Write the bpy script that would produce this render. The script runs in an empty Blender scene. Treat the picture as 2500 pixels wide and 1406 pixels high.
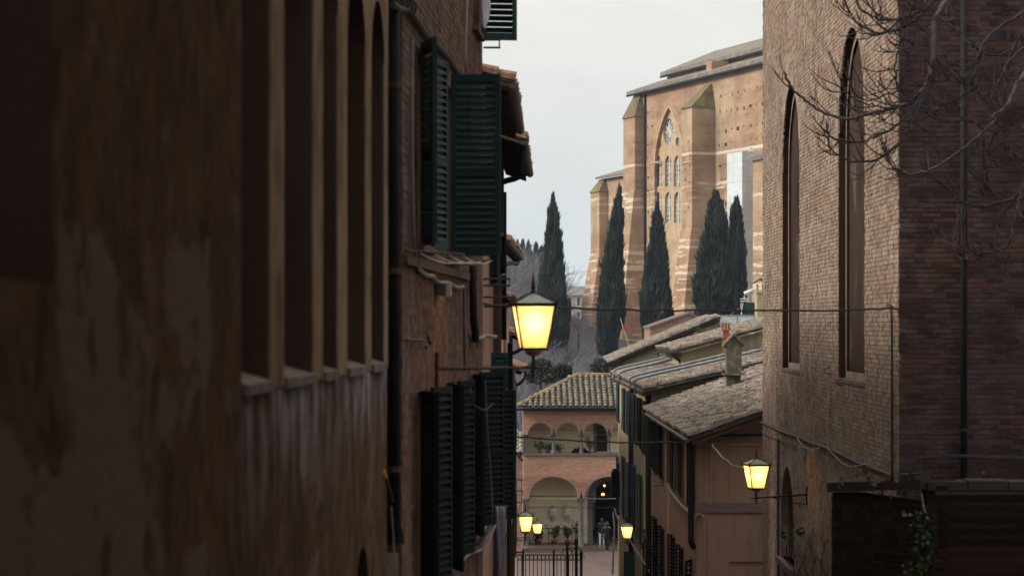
import bpy, math, random
from mathutils import Vector, Matrix, Euler

R = math.radians
scene = bpy.context.scene
COL = scene.collection
rng = random.Random(11)

# ------------------------------------------------------------------ camera
LENS = 85.0
F = 2500 * LENS / 36.0          # focal length in photograph pixels
CX, HY = 1250.0, 790.0          # column of the optical axis, row of the horizon
cam_d = bpy.data.cameras.new('camera')
cam_d.lens = LENS
cam_d.sensor_width = 36
cam_d.shift_y = (HY - 703.0) / 2500.0
cam_d.clip_start = 0.2
cam_d.clip_end = 6000
cam_d.dof.use_dof = True
cam_d.dof.focus_distance = 75
cam_d.dof.aperture_fstop = 2.8
cam = bpy.data.objects.new('camera', cam_d)
cam.rotation_euler = (R(90), 0, 0)
COL.objects.link(cam)
scene.camera = cam

# ------------------------------------------------------------------ sky
SUN_ELEV, SUN_AZ = 31.0, -100.0     # the veiled sun: to the left, a little behind the lens
world = bpy.data.worlds.new('World')
scene.world = world
world.use_nodes = True
nt = world.node_tree
nt.nodes.clear()
def wn(t, **k):
    n = nt.nodes.new(t)
    for a, b in k.items():
        setattr(n, a, b)
    return n
out = wn('ShaderNodeOutputWorld'); bg = wn('ShaderNodeBackground')
sky = wn('ShaderNodeTexSky', sky_type='NISHITA')
sky.sun_disc = False
sky.sun_elevation = R(SUN_ELEV); sky.sun_rotation = R(SUN_AZ)
sky.dust_density = 3.0
tc = wn('ShaderNodeTexCoord'); sep = wn('ShaderNodeSeparateXYZ')
nt.links.new(tc.outputs['Generated'], sep.inputs[0])
mx = wn('ShaderNodeMath', operation='MAXIMUM'); mx.inputs[1].default_value = 0.0
nt.links.new(sep.outputs['Z'], mx.inputs[0])
# standard overcast luminance: zenith about three times the horizon
cie = wn('ShaderNodeMath', operation='MULTIPLY_ADD')
cie.inputs[1].default_value = 4.5; cie.inputs[2].default_value = 6.0
nt.links.new(mx.outputs[0], cie.inputs[0])
mp = wn('ShaderNodeMapping'); mp.inputs['Scale'].default_value = (1.0, 1.0, 3.2)
mp.inputs['Rotation'].default_value = (0.0, 0.25, 0.5)
nt.links.new(tc.outputs['Generated'], mp.inputs[0])
nz = wn('ShaderNodeTexNoise'); nz.inputs['Scale'].default_value = 5.0; nz.inputs['Detail'].default_value = 6
nz.inputs['Distortion'].default_value = 0.6
nt.links.new(mp.outputs[0], nz.inputs['Vector'])
mr = wn('ShaderNodeMapRange'); mr.inputs['From Min'].default_value = .3; mr.inputs['From Max'].default_value = .7
mr.inputs['To Min'].default_value = .88; mr.inputs['To Max'].default_value = 1.08
nt.links.new(nz.outputs['Fac'], mr.inputs['Value'])
mul = wn('ShaderNodeMath', operation='MULTIPLY')
nt.links.new(cie.outputs[0], mul.inputs[0]); nt.links.new(mr.outputs[0], mul.inputs[1])
rp = wn('ShaderNodeValToRGB')
rp.color_ramp.elements[0].position = 0.0; rp.color_ramp.elements[0].color = (0.90, .99, 1.03, 1)
rp.color_ramp.elements[1].position = 0.12; rp.color_ramp.elements[1].color = (1.0, .995, .94, 1)
nt.links.new(mx.outputs[0], rp.inputs[0])
vs = wn('ShaderNodeVectorMath', operation='SCALE')
nt.links.new(rp.outputs[0], vs.inputs[0]); nt.links.new(mul.outputs[0], vs.inputs['Scale'])
mixn = wn('ShaderNodeMix', data_type='RGBA'); mixn.inputs[0].default_value = 0.96
nt.links.new(sky.outputs[0], mixn.inputs[6]); nt.links.new(vs.outputs[0], mixn.inputs[7])
nt.links.new(mixn.outputs[2], bg.inputs['Color'])
bg.inputs['Strength'].default_value = 0.1
nt.links.new(bg.outputs[0], out.inputs[0])

# ------------------------------------------------------------------ sun (veiled by cloud: broad)
sd = bpy.data.lights.new('sun', 'SUN')
sd.energy = 2.5; sd.angle = R(16); sd.color = (1.0, .92, .82)
sun = bpy.data.objects.new('sun', sd); COL.objects.link(sun)
sun.rotation_euler = Vector((-math.sin(R(SUN_AZ)) * math.cos(R(SUN_ELEV)),
                             -math.cos(R(SUN_AZ)) * math.cos(R(SUN_ELEV)),
                             -math.sin(R(SUN_ELEV)))).to_track_quat('-Z', 'Y').to_euler()

# ------------------------------------------------------------------ exposure and renderer
vw = scene.view_settings
vw.view_transform = 'Standard'; vw.look = 'None'; vw.gamma = 1.0; vw.use_curve_mapping = False
vw.exposure = 0.5
cy = scene.cycles
cy.use_denoising = True
cy.max_bounces = 6; cy.diffuse_bounces = 3; cy.glossy_bounces = 2; cy.transmission_bounces = 4
cy.volume_bounces = 0; cy.transparent_max_bounces = 6
cy.sample_clamp_indirect = 4.0
cy.caustics_reflective = False; cy.caustics_refractive = False

# ------------------------------------------------------------------ helpers: places and shapes
def V(*a): return Vector(a)
def P(x, y, Y):
    """point at depth Y metres seen at photograph pixel (x, y)"""
    return V((x - CX) * Y / F, Y, (HY - y) * Y / F)
UP = V(0, 0, 1)

class Fr:
    """a wall's own frame: u along it, d out of it, z up"""
    def __init__(s, O, u):
        s.O = V(O[0], O[1], 0); s.u = V(u[0], u[1], 0).normalized()
        s.n = V(s.u.y, -s.u.x, 0)
    def flip(s):
        s.n = -s.n; return s
    def __call__(s, u, d, z): return s.O + s.u * u + s.n * d + UP * z

class MB:
    def __init__(s): s.v = []; s.f = []; s.m = []
    def face(s, pts, mi=0):
        k = len(s.v); s.v.extend([tuple(p) for p in pts]); s.f.append(tuple(range(k, k + len(pts)))); s.m.append(mi)
    def hexa(s, p, mi=0, skip=()):
        """eight corners: bottom ring 0-3, top ring 4-7"""
        k = len(s.v); s.v.extend([tuple(q) for q in p])
        for i, f in enumerate(((3,2,1,0), (4,5,6,7), (0,1,5,4), (1,2,6,5), (2,3,7,6), (3,0,4,7))):
            if i in skip: continue
            s.f.append(tuple(k + j for j in f)); s.m.append(mi)
    def obox(s, c, ax, ay, az, mi=0):
        """box centred at c with three full edge vectors"""
        a, b, d = ax / 2, ay / 2, az / 2
        s.hexa([c - a - b - d, c + a - b - d, c + a + b - d, c - a + b - d,
                c - a - b + d, c + a - b + d, c + a + b + d, c - a + b + d], mi)
    def box(s, c, sx, sy, sz, mi=0): s.obox(V(*c), V(sx, 0, 0), V(0, sy, 0), V(0, 0, sz), mi)
    def frbox(s, fr, u0, u1, d0, d1, z0, z1, mi=0, skip=()):
        s.hexa([fr(u0, d0, z0), fr(u1, d0, z0), fr(u1, d1, z0), fr(u0, d1, z0),
                fr(u0, d0, z1), fr(u1, d0, z1), fr(u1, d1, z1), fr(u0, d1, z1)], mi, skip)
    def prism(s, pts, vec, mi=0):
        n = len(pts); k = len(s.v)
        s.v.extend([tuple(p) for p in pts]); s.v.extend([tuple(p + vec) for p in pts])
        s.f.append(tuple(k + i for i in range(n))); s.f.append(tuple(k + n + i for i in reversed(range(n)))); s.m += [mi, mi]
        for i in range(n):
            j = (i + 1) % n
            s.f.append((k + j, k + i, k + n + i, k + n + j)); s.m.append(mi)
    def tube(s, pts, r, n=6, r1=None, mi=0, cap=True):
        pts = [V(*p) for p in pts]; m = len(pts); k = len(s.v); side = None
        for i, p in enumerate(pts):
            t = (pts[min(i + 1, m - 1)] - pts[max(i - 1, 0)])
            if t.length < 1e-9: t = V(0, 0, 1)
            t.normalize()
            if side is None:
                side = t.cross(UP if abs(t.z) < .9 else V(1, 0, 0)).normalized()
            else:
                side = (side - t * side.dot(t))
                if side.length < 1e-6: side = t.cross(V(1, 0, 0))
                side.normalize()
            o = t.cross(side)
            rr = r if r1 is None else r + (r1 - r) * i / max(1, m - 1)
            for j in range(n):
                a = 2 * math.pi * j / n
                s.v.append(tuple(p + (side * math.cos(a) + o * math.sin(a)) * rr))
        for i in range(m - 1):
            for j in range(n):
                a = k + i * n + j; b = k + i * n + (j + 1) % n
                s.f.append((a, b, b + n, a + n)); s.m.append(mi)
        if cap:
            s.f.append(tuple(k + j for j in reversed(range(n)))); s.m.append(mi)
            s.f.append(tuple(k + (m - 1) * n + j for j in range(n))); s.m.append(mi)
    def lathe(s, prof, c, n=12, mi=0, sx=1, sy=1):
        c = V(*c); k = len(s.v)
        for r, z in prof:
            for j in range(n):
                a = 2 * math.pi * j / n
                s.v.append((c.x + math.cos(a) * r * sx, c.y + math.sin(a) * r * sy, c.z + z))
        for i in range(len(prof) - 1):
            for j in range(n):
                a = k + i * n + j; b = k + i * n + (j + 1) % n
                s.f.append((a, b, b + n, a + n)); s.m.append(mi)
        s.f.append(tuple(k + j for j in reversed(range(n)))); s.m.append(mi)
        s.f.append(tuple(k + (len(prof) - 1) * n + j for j in range(n))); s.m.append(mi)
    def mesh(s, name, mats, smooth=False):
        me = bpy.data.meshes.new(name)
        me.from_pydata(s.v, [], s.f)
        for m in (mats if isinstance(mats, (list, tuple)) else [mats]): me.materials.append(m)
        if any(s.m): me.polygons.foreach_set('material_index', s.m)
        if smooth: me.polygons.foreach_set('use_smooth', [True] * len(me.polygons))
        me.update()
        return me
    def build(s, name, mats, parent=None, smooth=False, kind=None, label=None):
        return link(name, s.mesh(name, mats, smooth), parent, kind=kind, label=label)

BASE = {}        # world offset of an Empty
def link(name, data, parent=None, mw=None, kind=None, label=None):
    """links an object whose placement mw (or mesh) is given in world space"""
    o = bpy.data.objects.new(name, data); COL.objects.link(o)
    if parent is not None:
        o.parent = parent
        if parent.name in BASE: o.matrix_parent_inverse = Matrix.Translation(-BASE[parent.name])
    if mw is not None: o.matrix_basis = mw
    if kind: o['kind'] = kind
    if label: o['label'] = label
    return o
def thing(name, label, cat, loc, group=None):
    o = bpy.data.objects.new(name, None); COL.objects.link(o)
    o.location = loc; o.empty_display_size = .3
    BASE[o.name] = V(*loc)
    return tag(o, label, cat, group)
def tag(o, label, cat, group=None):
    o['label'] = label; o['category'] = cat
    if group: o['group'] = group
    return o

# ---- walls with openings -------------------------------------------------
def top_of(o, u):
    x = min(abs(u - o['u']), o['w'] / 2); r = o['w'] / 2; k = o.get('kind', 'rect')
    if k == 'rect': return o['zs']
    if k == 'round': return o['zs'] + math.sqrt(max(0, r * r - x * x))
    if k == 'seg': return o['zs'] + o['rise'] * math.sqrt(max(0, 1 - (x / r) ** 2))
    if k == 'pointed': return o['zs'] + math.sqrt(max(0, o['w'] ** 2 - (x + r) ** 2))
def bot_of(o, u):
    if o.get('kind2') == 'oculus':
        x = min(abs(u - o['u']), o['w'] / 2); r = o['w'] / 2
        return o['zs'] - math.sqrt(max(0, r * r - x * x))
    return o['zb']
def us_of(o, n=14):
    a, b = o['u'] - o['w'] / 2, o['u'] + o['w'] / 2
    if o.get('kind', 'rect') == 'rect': return [a, b]
    return [o['u'] - math.cos(math.pi * i / n) * o['w'] / 2 for i in range(n + 1)]
def wall_face(mb, fr, u0, u1, z0, z1, ops, d=0.0, mi=0):
    fz0 = z0 if callable(z0) else (lambda u: z0)
    fz1 = z1 if callable(z1) else (lambda u: z1)
    bp = {u0, u1}
    for o in ops: bp.update(u for u in us_of(o) if u0 < u < u1)
    bp = sorted(bp)
    for a, b in zip(bp, bp[1:]):
        if b - a < 1e-6: continue
        m = (a + b) / 2
        cut = sorted([o for o in ops if abs(m - o['u']) < o['w'] / 2], key=lambda o: bot_of(o, m))
        la, lb = fz0(a), fz0(b)
        for o in cut:
            ba, bb = bot_of(o, a), bot_of(o, b)
            if ba > la + 1e-5 or bb > lb + 1e-5: mb.face([fr(a, d, la), fr(b, d, lb), fr(b, d, bb), fr(a, d, ba)], mi)
            la, lb = top_of(o, a), top_of(o, b)
        ta, tb = fz1(a), fz1(b)
        if ta > la + 1e-5 or tb > lb + 1e-5: mb.face([fr(a, d, la), fr(b, d, lb), fr(b, d, tb), fr(a, d, ta)], mi)
def outline(o):
    us = us_of(o)
    pts = [(u, top_of(o, u)) for u in us]
    if o.get('kind2') == 'oculus': return pts + [(u, bot_of(o, u)) for u in reversed(us[1:-1])]
    return [(us[0], o['zb'])] + pts + [(us[-1], o['zb'])]
def reveal(mb, fr, o, d0, d1, mi=0, slope=0.0):
    pts = outline(o); n = len(pts)
    for i in range(n):
        (ua, za), (ub, zb) = pts[i], pts[(i + 1) % n]
        if abs(ua - ub) + abs(za - zb) < 1e-6: continue
        sl = slope if i == n - 1 else 0
        mb.face([fr(ua, d0, za), fr(ub, d0, zb), fr(ub, d1, zb + sl), fr(ua, d1, za + sl)], mi)
def pane(mb, fr, o, d, mi=0):
    mb.face([fr(u, d, z) for u, z in outline(o)], mi)
def arch_ring(mb, fr, o, t, d0, d1, mi=0, n=24, gap=.06):
    """separate voussoirs round an arch head"""
    r = o['w'] / 2; rise = o.get('rise', r)
    for i in range(n):
        a0 = math.pi * (i + gap) / n; a1 = math.pi * (i + 1 - gap) / n
        q = []
        for a, e in ((a0, 0), (a1, 0), (a1, t), (a0, t)):
            q.append((o['u'] - math.cos(a) * (r + e), o['zs'] + math.sin(a) * (rise + e)))
        mb.prism([fr(u, d0, z) for u, z in q], fr.n * (d1 - d0), mi)

# ---- bricks ----------------------------------------------------------------
def brick_list(fr, u0, u1, z0, z1, ops, L=.27, H=.073, mort=.012, seed=1, ok=None):
    r = random.Random(seed); outl = []
    nz = int((z1 - z0) / H)
    for k in range(nz):
        a = z0 + k * H + mort / 2; b = a + H - mort
        u = u0 - (L / 2 if k % 2 else 0) - r.random() * .06
        while u < u1:
            l = L * r.choice((1, 1, .78, .52, .52, 1.05)); ua, ub = max(u, u0), min(u + l - mort, u1)
            u += l
            if ub - ua < .04: continue
            m = (a + b) / 2
            for o in ops:
                if bot_of(o, o['u']) - .0 < b and a < top_of(o, o['u']):
                    hw = 0
                    for zz in (a, b):
                        if zz < o['zs']: h = o['w'] / 2 if zz > o.get('zb', 1e9) else 0
                        else:
                            h = 0
                            for i in range(24):
                                x = o['w'] / 2 * (1 - i / 24)
                                if top_of(o, o['u'] + x) > zz: h = x; break
                        hw = max(hw, h)
                    if hw > 0:
                        hw += o.get('ring', 0) if m > o['zs'] else 0
                        lo, hi = o['u'] - hw, o['u'] + hw
                        if ua < hi and ub > lo:
                            if ua < lo and ub > hi: ub = lo
                            elif ua < lo: ub = min(ub, lo - .004)
                            elif ub > hi: ua = max(ua, hi + .004)
                            else: ua = ub
            if ub - ua < .04: continue
            if ok and not ok((ua + ub) / 2, m): continue
            outl.append((ua, ub, a, b, r.random()))
    return outl
BR = []
def brick_meshes(mat):
    key = mat.name
    r = random.Random(5); res = []
    for i in range(5):
        mb = MB(); q = []
        for z in (0, 1):
            for x, y in ((0, -1), (1, -1), (1, 0), (0, 0)):
                j = .035 if y == 0 else 0
                q.append(V(x + r.uniform(-j, j) * .4, y, z + r.uniform(-j, j) * 1.6))
        mb.hexa(q); res.append(mb.mesh('brick_' + key + str(i), mat))
    return res
def bricks(fr, lst, parent, mat, n_parts, score, depth=.022, name='brickwork', single=True):
    """lays bricks proud of the mortar: the n_parts that show largest as parts, the rest joined"""
    lst = sorted(lst, key=score)
    ms = brick_meshes(mat); r = random.Random(9)
    for a, b, z0, z1, q in lst[:n_parts]:
        dd = depth * r.uniform(.55, 1.15)
        m3 = Matrix((tuple(fr.u * (b - a)), tuple(fr.n * .04), (0, 0, z1 - z0))).transposed()
        mw = Matrix.Translation(fr(a, dd, z0)) @ m3.to_4x4()
        link('brick', ms[int(q * 5) % 5], parent, mw)
    mb = MB()
    for a, b, z0, z1, q in lst[n_parts:]:
        dd = depth * r.uniform(.35, 1.25); j = lambda: r.uniform(-.003, .003)
        mb.frbox(fr, a + j(), b + j(), -.015, dd, z0 + j(), z1 + j(), 0, skip=(2,))
    if mb.v: mb.build(name, mat, parent, kind='stuff')

# ---- shutters -----------------------------------------------------------------
SLAT = {}
def slat_mesh(mat):
    if mat.name not in SLAT:
        mb = MB(); mb.obox(V(.5, 0, 0), V(1, 0, 0), V(0, .008, 0), V(0, 0, .082)); SLAT[mat.name] = mb.mesh('slat_' + mat.name, mat)
    return SLAT[mat.name]
def shutter(parent, hinge, ang, w, z0, z1, mat, n=24, single=True, mid=True, tilt=38):
    """louvred leaf: hinge point (x, y), heading ang in degrees (0 = +X, 90 = +Y)"""
    hx, hy = hinge; a = R(ang); u = V(math.cos(a), math.sin(a), 0); o = V(hx, hy, 0); nrm = V(-u.y, u.x, 0)
    st = .055; t = .04
    mb = MB()
    def bar(u0, u1, b0, b1, tt=t):
        mb.obox(o + u * ((u0 + u1) / 2) + UP * ((b0 + b1) / 2), u * (u1 - u0), nrm * tt, UP * (b1 - b0))
    bar(0, st, z0, z1); bar(w - st, w, z0, z1)
    bar(st, w - st, z0, z0 + .09, t * .94); bar(st, w - st, z1 - .07, z1, t * .94)
    rails = [(z0 + .09, z1 - .07)]
    if mid:
        zm = z0 + (z1 - z0) * .46
        bar(st, w - st, zm - .035, zm + .035, t * .94); rails = [(z0 + .09, zm - .035), (zm + .035, z1 - .07)]
    sh = mb.build('shutter', mat, parent)
    lou = MB()
    tot = sum(b - a_ for a_, b in rails)
    for lo, hi in rails:
        k = max(3, round(n * (hi - lo) / tot))
        for i in range(k):
            z = lo + (hi - lo) * (i + .5) / k
            c, s_ = math.cos(R(tilt)), math.sin(R(tilt))
            up2 = UP * c + nrm * s_; n2 = nrm * c - UP * s_
            if single:
                m3 = Matrix((tuple(u * (w - 2 * st)), tuple(n2), tuple(up2))).transposed()
                link('slat', slat_mesh(mat), sh, Matrix.Translation(o + u * st + UP * z) @ m3.to_4x4())
            else:
                lou.obox(o + u * (w / 2) + UP * z, u * (w - 2 * st), n2 * .008, up2 * min(.085, (hi - lo) / k * 1.15))
    if not single: lou.build('louvre_panel', mat, sh, kind='stuff')
    return sh

# ---- tiled roofs -----------------------------------------------------------------
def tile_geo(mb, o, u, s, n, L, r0, r1, th=.012, seg=5, mi=0):
    """one half-round cover tile: o lower middle, u across, s up the slope, n out of the roof"""
    ring = []
    for k, (rr, sl) in enumerate(((r0, 0), (r1, L))):
        for e in (0, th):
            ring.append([o + s * sl + (u * math.cos(math.pi * i / seg) * (rr - e) + n * (math.sin(math.pi * i / seg) * (rr - e) * .95)) for i in range(seg + 1)])
    a, ai, b, bi = ring
    for i in range(seg):
        mb.face([a[i], a[i + 1], b[i + 1], b[i]], mi)
        mb.face([ai[i], ai[i + 1], a[i + 1], a[i]], mi)
TILES = {}
def tile_mesh(key, mat, L, r0, r1):
    if key not in TILES:
        res = []
        for q in range(3):
            mb = MB(); tile_geo(mb, V(0, 0, 0), V(1, 0, 0), V(0, 1, 0), V(0, 0, 1), L, r0 * (1 + .03 * q), r1, seg=5)
            res.append(mb.mesh('tile_' + key + str(q), mat, True))
        TILES[key] = res
    return TILES[key]
def tiled_roof(parent, A, B, upv, mat, matslab, pitch=.34, L=.5, lap=.42, r0=.135, r1=.105, n_parts=300, score=None,
               clip=None, key='t', slab=.07, over=0, seed=3, name='roof'):
    """A-B the eave, upv the vector from eave to top edge; tiles run up upv"""
    u = (B - A); W = u.length; u = u / W; s = upv.normalized(); n = u.cross(s)
    if n.z < 0: n = -n
    SL = upv.length
    mb = MB(); q = [A, B, B + upv, A + upv]
    mb.hexa([p - n * slab for p in q] + q, 0)
    roof = mb.build(name, matslab, parent)
    r = random.Random(seed); spots = []
    nc = int(W / pitch); nr = int(SL / lap)
    for i in range(nc + 1):
        off = r.uniform(-.15, .15)
        for j in range(nr + 1):
            p = A + u * (i * pitch + pitch * .3 + r.uniform(-.012, .012)) + s * (j * lap - over + (off if j else 0) + r.uniform(-.03, .03)) + n * (.012 + r.uniform(0, .008))
            if i * pitch + pitch * .3 > W - .02 or j * lap - over > SL - lap * .3: continue
            if clip and not clip(p): continue
            spots.append(p)
    spots.sort(key=score or (lambda p: p.length))
    tm = tile_mesh(key, mat, L, r0, r1)
    for p in spots[:n_parts]:
        yaw = r.uniform(-.035, .035); uu = (u + s * yaw).normalized(); ss = (s - u * yaw - n * r.uniform(.03, .10)).normalized(); p = p + n * .04; nn = uu.cross(ss)
        if nn.z < 0: nn = -nn
        m3 = Matrix((tuple(uu), tuple(ss), tuple(nn))).transposed()
        link('roof_tile', tm[r.randrange(3)], roof, Matrix.Translation(p) @ m3.to_4x4())
    rest = MB()
    for p in spots[n_parts:]:
        yaw = r.uniform(-.035, .035); uu = (u + s * yaw).normalized(); ss = (s - u * yaw - n * r.uniform(.03, .10)).normalized(); p = p + n * .04; nn = uu.cross(ss)
        if nn.z < 0: nn = -nn
        tile_geo(rest, p, uu, ss, nn, L, r0, r1, seg=4)
    if rest.v: rest.build('tile_courses', mat, roof, smooth=False, kind='stuff')
    return roof
def gutter(parent, A, B, r=.07, mat=None, name='gutter'):
    d = (B - A).normalized(); side = V(d.y, -d.x, 0).normalized()
    mb = MB(); n = 6
    for rr, flip in ((r, 0), (r * .86, 1)):
        a = [A + side * math.cos(math.pi * i / n) * rr - UP * math.sin(math.pi * i / n) * rr for i in range(n + 1)]
        b = [p + (B - A) for p in a]
        for i in range(n): mb.face([a[i], a[i + 1], b[i + 1], b[i]])
    for E in (A, B):
        mb.face([E + side * math.cos(math.pi * i / n) * r - UP * math.sin(math.pi * i / n) * r for i in range(n + 1)])
    return mb.build(name, mat, parent)
def smooth_path(pts, k=4):
    pts = [V(*p) for p in pts]; res = []
    for i in range(len(pts) - 1):
        p0 = pts[max(i - 1, 0)]; p1 = pts[i]; p2 = pts[i + 1]; p3 = pts[min(i + 2, len(pts) - 1)]
        for j in range(k):
            t = j / k
            res.append(.5 * ((2 * p1) + (p2 - p0) * t + (2 * p0 - 5 * p1 + 4 * p2 - p3) * t * t + (3 * p1 - p0 - 3 * p2 + p3) * t ** 3))
    res.append(pts[-1]); return res
def sag(a, b, s, k=14, wob=0, r=None):
    r = r or random.Random(2)
    return [a.lerp(b, i / k) - UP * (s * 4 * (i / k) * (1 - i / k)) + V(r.uniform(-wob, wob), 0, r.uniform(-wob, wob)) for i in range(k + 1)]

# ------------------------------------------------------------------ materials
class NT:
    def __init__(s, name):
        s.mat = bpy.data.materials.new(name); s.mat.use_nodes = True; s.t = s.mat.node_tree; s.t.nodes.clear()
        s.out = s.n('ShaderNodeOutputMaterial'); s.b = s.n('ShaderNodeBsdfPrincipled')
        s.t.links.new(s.b.outputs[0], s.out.inputs['Surface'])
        s.geo = s.n('ShaderNodeNewGeometry')
        s.pos = s.geo.outputs['Position']
    def n(s, ty, **k):
        x = s.t.nodes.new(ty)
        for a, b in k.items(): setattr(x, a, b)
        return x
    def put(s, sock, v):
        if isinstance(v, bpy.types.NodeSocket): s.t.links.new(v, sock)
        elif isinstance(v, tuple) and len(v) == 3 and sock.type == 'RGBA': sock.default_value = (*v, 1)
        else: sock.default_value = v
    def vec(s, scale=(1, 1, 1), rot=(0, 0, 0), src=None):
        m = s.n('ShaderNodeMapping'); s.put(m.inputs[0], src or s.pos); m.inputs['Scale'].default_value = scale; m.inputs['Rotation'].default_value = rot
        return m.outputs[0]
    def noise(s, scale, detail=4, vec=None, rough=.55, dist=0):
        x = s.n('ShaderNodeTexNoise'); s.put(x.inputs['Vector'], vec or s.pos); x.inputs['Scale'].default_value = scale
        x.inputs['Detail'].default_value = detail; x.inputs['Roughness'].default_value = rough; x.inputs['Distortion'].default_value = dist
        return x.outputs['Fac']
    def ramp(s, fac, stops, mode='LINEAR'):
        x = s.n('ShaderNodeValToRGB'); s.put(x.inputs[0], fac); cr = x.color_ramp; cr.interpolation = mode
        while len(cr.elements) < len(stops): cr.elements.new(.5)
        for e, (p, c) in zip(cr.elements, stops):
            e.position = p; e.color = (c, c, c, 1) if not isinstance(c, tuple) else (*c, 1)
        return x.outputs[0]
    def mix(s, a, b, fac, mode='MIX'):
        x = s.n('ShaderNodeMix', data_type='RGBA', blend_type=mode); s.put(x.inputs[0], fac); s.put(x.inputs[6], a); s.put(x.inputs[7], b)
        return x.outputs[2]
    def math(s, op, a, b=0.0, c=None):
        x = s.n('ShaderNodeMath', operation=op); s.put(x.inputs[0], a); s.put(x.inputs[1], b)
        if c is not None: s.put(x.inputs[2], c)
        return x.outputs[0]
    def rand(s):
        oi = s.n('ShaderNodeObjectInfo')
        return s.math('FRACT', s.math('ADD', s.geo.outputs['Random Per Island'], oi.outputs['Random']))
    def z(s):
        x = s.n('ShaderNodeSeparateXYZ'); s.put(x.inputs[0], s.pos); return x.outputs['Z']
    def bump(s, h, strength=.5, dist=.02):
        x = s.n('ShaderNodeBump'); s.put(x.inputs['Height'], h); x.inputs['Strength'].default_value = strength; x.inputs['Distance'].default_value = dist
        s.t.links.new(x.outputs[0], s.b.inputs['Normal'])
    def done(s, col, rough=.9, spec=.25, metal=0.0):
        s.put(s.b.inputs['Base Color'], col); s.put(s.b.inputs['Roughness'], rough)
        s.b.inputs['Specular IOR Level'].default_value = spec; s.b.inputs['Metallic'].default_value = metal
        return s.mat

def plain(name, col, rough=.8, spec=.3, metal=0, var=.25, scale=6.0, bump=.0):
    n = NT(name); f = n.noise(scale, 5)
    c = n.mix(tuple(x * (1 - var) for x in col), tuple(min(1, x * (1 + var)) for x in col), n.ramp(f, [(.3, 0.0), (.7, 1.0)]))
    if bump: n.bump(n.noise(scale * 5, 4), bump)
    return n.done(c, rough, spec, metal)
def brick_mat(name, cols, dirt=(.05, .035, .03), dirt_amt=.5, rough=.92, wash=None):
    n = NT(name); r = n.rand(); k = len(cols)
    c = n.ramp(r, [(i / k, q) for i, q in enumerate(cols)], 'CONSTANT')
    c = n.mix(c, (.8, .8, .8), .0)
    g = n.ramp(n.noise(28, 5), [(.3, (.62, .62, .62)), (.7, (1.15, 1.12, 1.1))]); c = n.mix(c, g, .75, 'MULTIPLY')
    d = n.ramp(n.noise(.8, 6, n.vec((.6, .6, .8))), [(.42, 0.0), (.72, dirt_amt)]); c = n.mix(c, dirt, d)
    if wash:
        w = n.ramp(n.noise(2.6, 5, rough=.7), [(.5, 0.0), (.66, wash[1])]); c = n.mix(c, wash[0], w)
    n.bump(n.noise(60, 5), .6, .012)
    return n.done(c, rough, .03)
def plaster(name, a, b, stains=(), bump=.25, scale=1.2, rough=.93, cracks=None):
    """stains: (colour, scale vector, noise scale, lo, hi, amount)"""
    n = NT(name); c = n.mix(a, b, n.ramp(n.noise(scale, 6, n.vec((1, 1, .6))), [(.32, 0.0), (.68, 1.0)]))
    for col, sv, sc, lo, hi, am in stains:
        c = n.mix(c, col, n.ramp(n.noise(sc, 6, n.vec(sv), .6, .3), [(lo, 0.0), (hi, am)]))
    c = n.mix(c, n.ramp(n.noise(35, 4), [(.3, (.8, .8, .8)), (.7, (1.08, 1.08, 1.08))]), .6, 'MULTIPLY')
    n.bump(n.noise(14, 7, rough=.65), bump, .02)
    return n.done(c, rough, .0)
def tile_mat(name, cols, lichen, am=.6):
    n = NT(name); k = len(cols); c = n.ramp(n.rand(), [(i / k, q) for i, q in enumerate(cols)], 'CONSTANT')
    c = n.mix(c, n.ramp(n.noise(9, 6, rough=.7), [(.3, (.55, .55, .55)), (.72, (1.25, 1.2, 1.15))]), .85, 'MULTIPLY')
    c = n.mix(c, n.ramp(n.noise(3.0, 6, n.vec((.5, 1, .5)), .7), [(.34, (.45, .44, .43)), (.66, (1.3, 1.28, 1.25))]), 1.0, 'MULTIPLY')
    for col, sc, lo, hi, m in lichen:
        c = n.mix(c, col, n.ramp(n.noise(sc, 6, rough=.68), [(lo, 0.0), (hi, m)]))
    n.bump(n.noise(30, 5), .7, .02)
    return n.done(c, .95, .1)

M = {}
M['mortar_buff'] = plaster('mortar_buff', (.30, .25, .20), (.19, .15, .12))
M['brick_buff'] = brick_mat('brick_buff', [(.31, .24, .185), (.27, .205, .16), (.34, .265, .205), (.23, .17, .13), (.30, .21, .16), (.32, .255, .20), (.29, .165, .125)], (.11, .085, .07), .55, wash=((.44, .37, .29), .55))
M['brick_red_shaded'] = brick_mat('brick_red_shaded', [(.078, .045, .042), (.060, .035, .034), (.095, .055, .048), (.048, .030, .030), (.072, .039, .038), (.086, .062, .057), (.105, .052, .040)], (.035, .026, .03), .6, wash=((.14, .11, .10), .4))  # reddish end wall brick, its turned-away shade put into the colour
M['mortar_red_shaded'] = plaster('mortar_red_shaded', (.135, .11, .108), (.085, .068, .068))  # end wall mortar, darkened by the same painted shade
M['brick_house'] = brick_mat('brick_house', [(.165, .092, .068), (.14, .076, .06), (.19, .112, .085), (.155, .10, .08), (.12, .062, .052)], (.055, .036, .034), .6, wash=((.21, .16, .135), .6))
M['mortar_house'] = plaster('mortar_house', (.165, .112, .09), (.115, .075, .062), [((.10, .065, .055), (3, 3, .3), 2.0, .5, .75, .6)])
M['brick_dark'] = brick_mat('brick_dark', [(.045, .026, .021), (.034, .021, .018), (.055, .033, .025)], (.014, .010, .009), .6)
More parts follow.
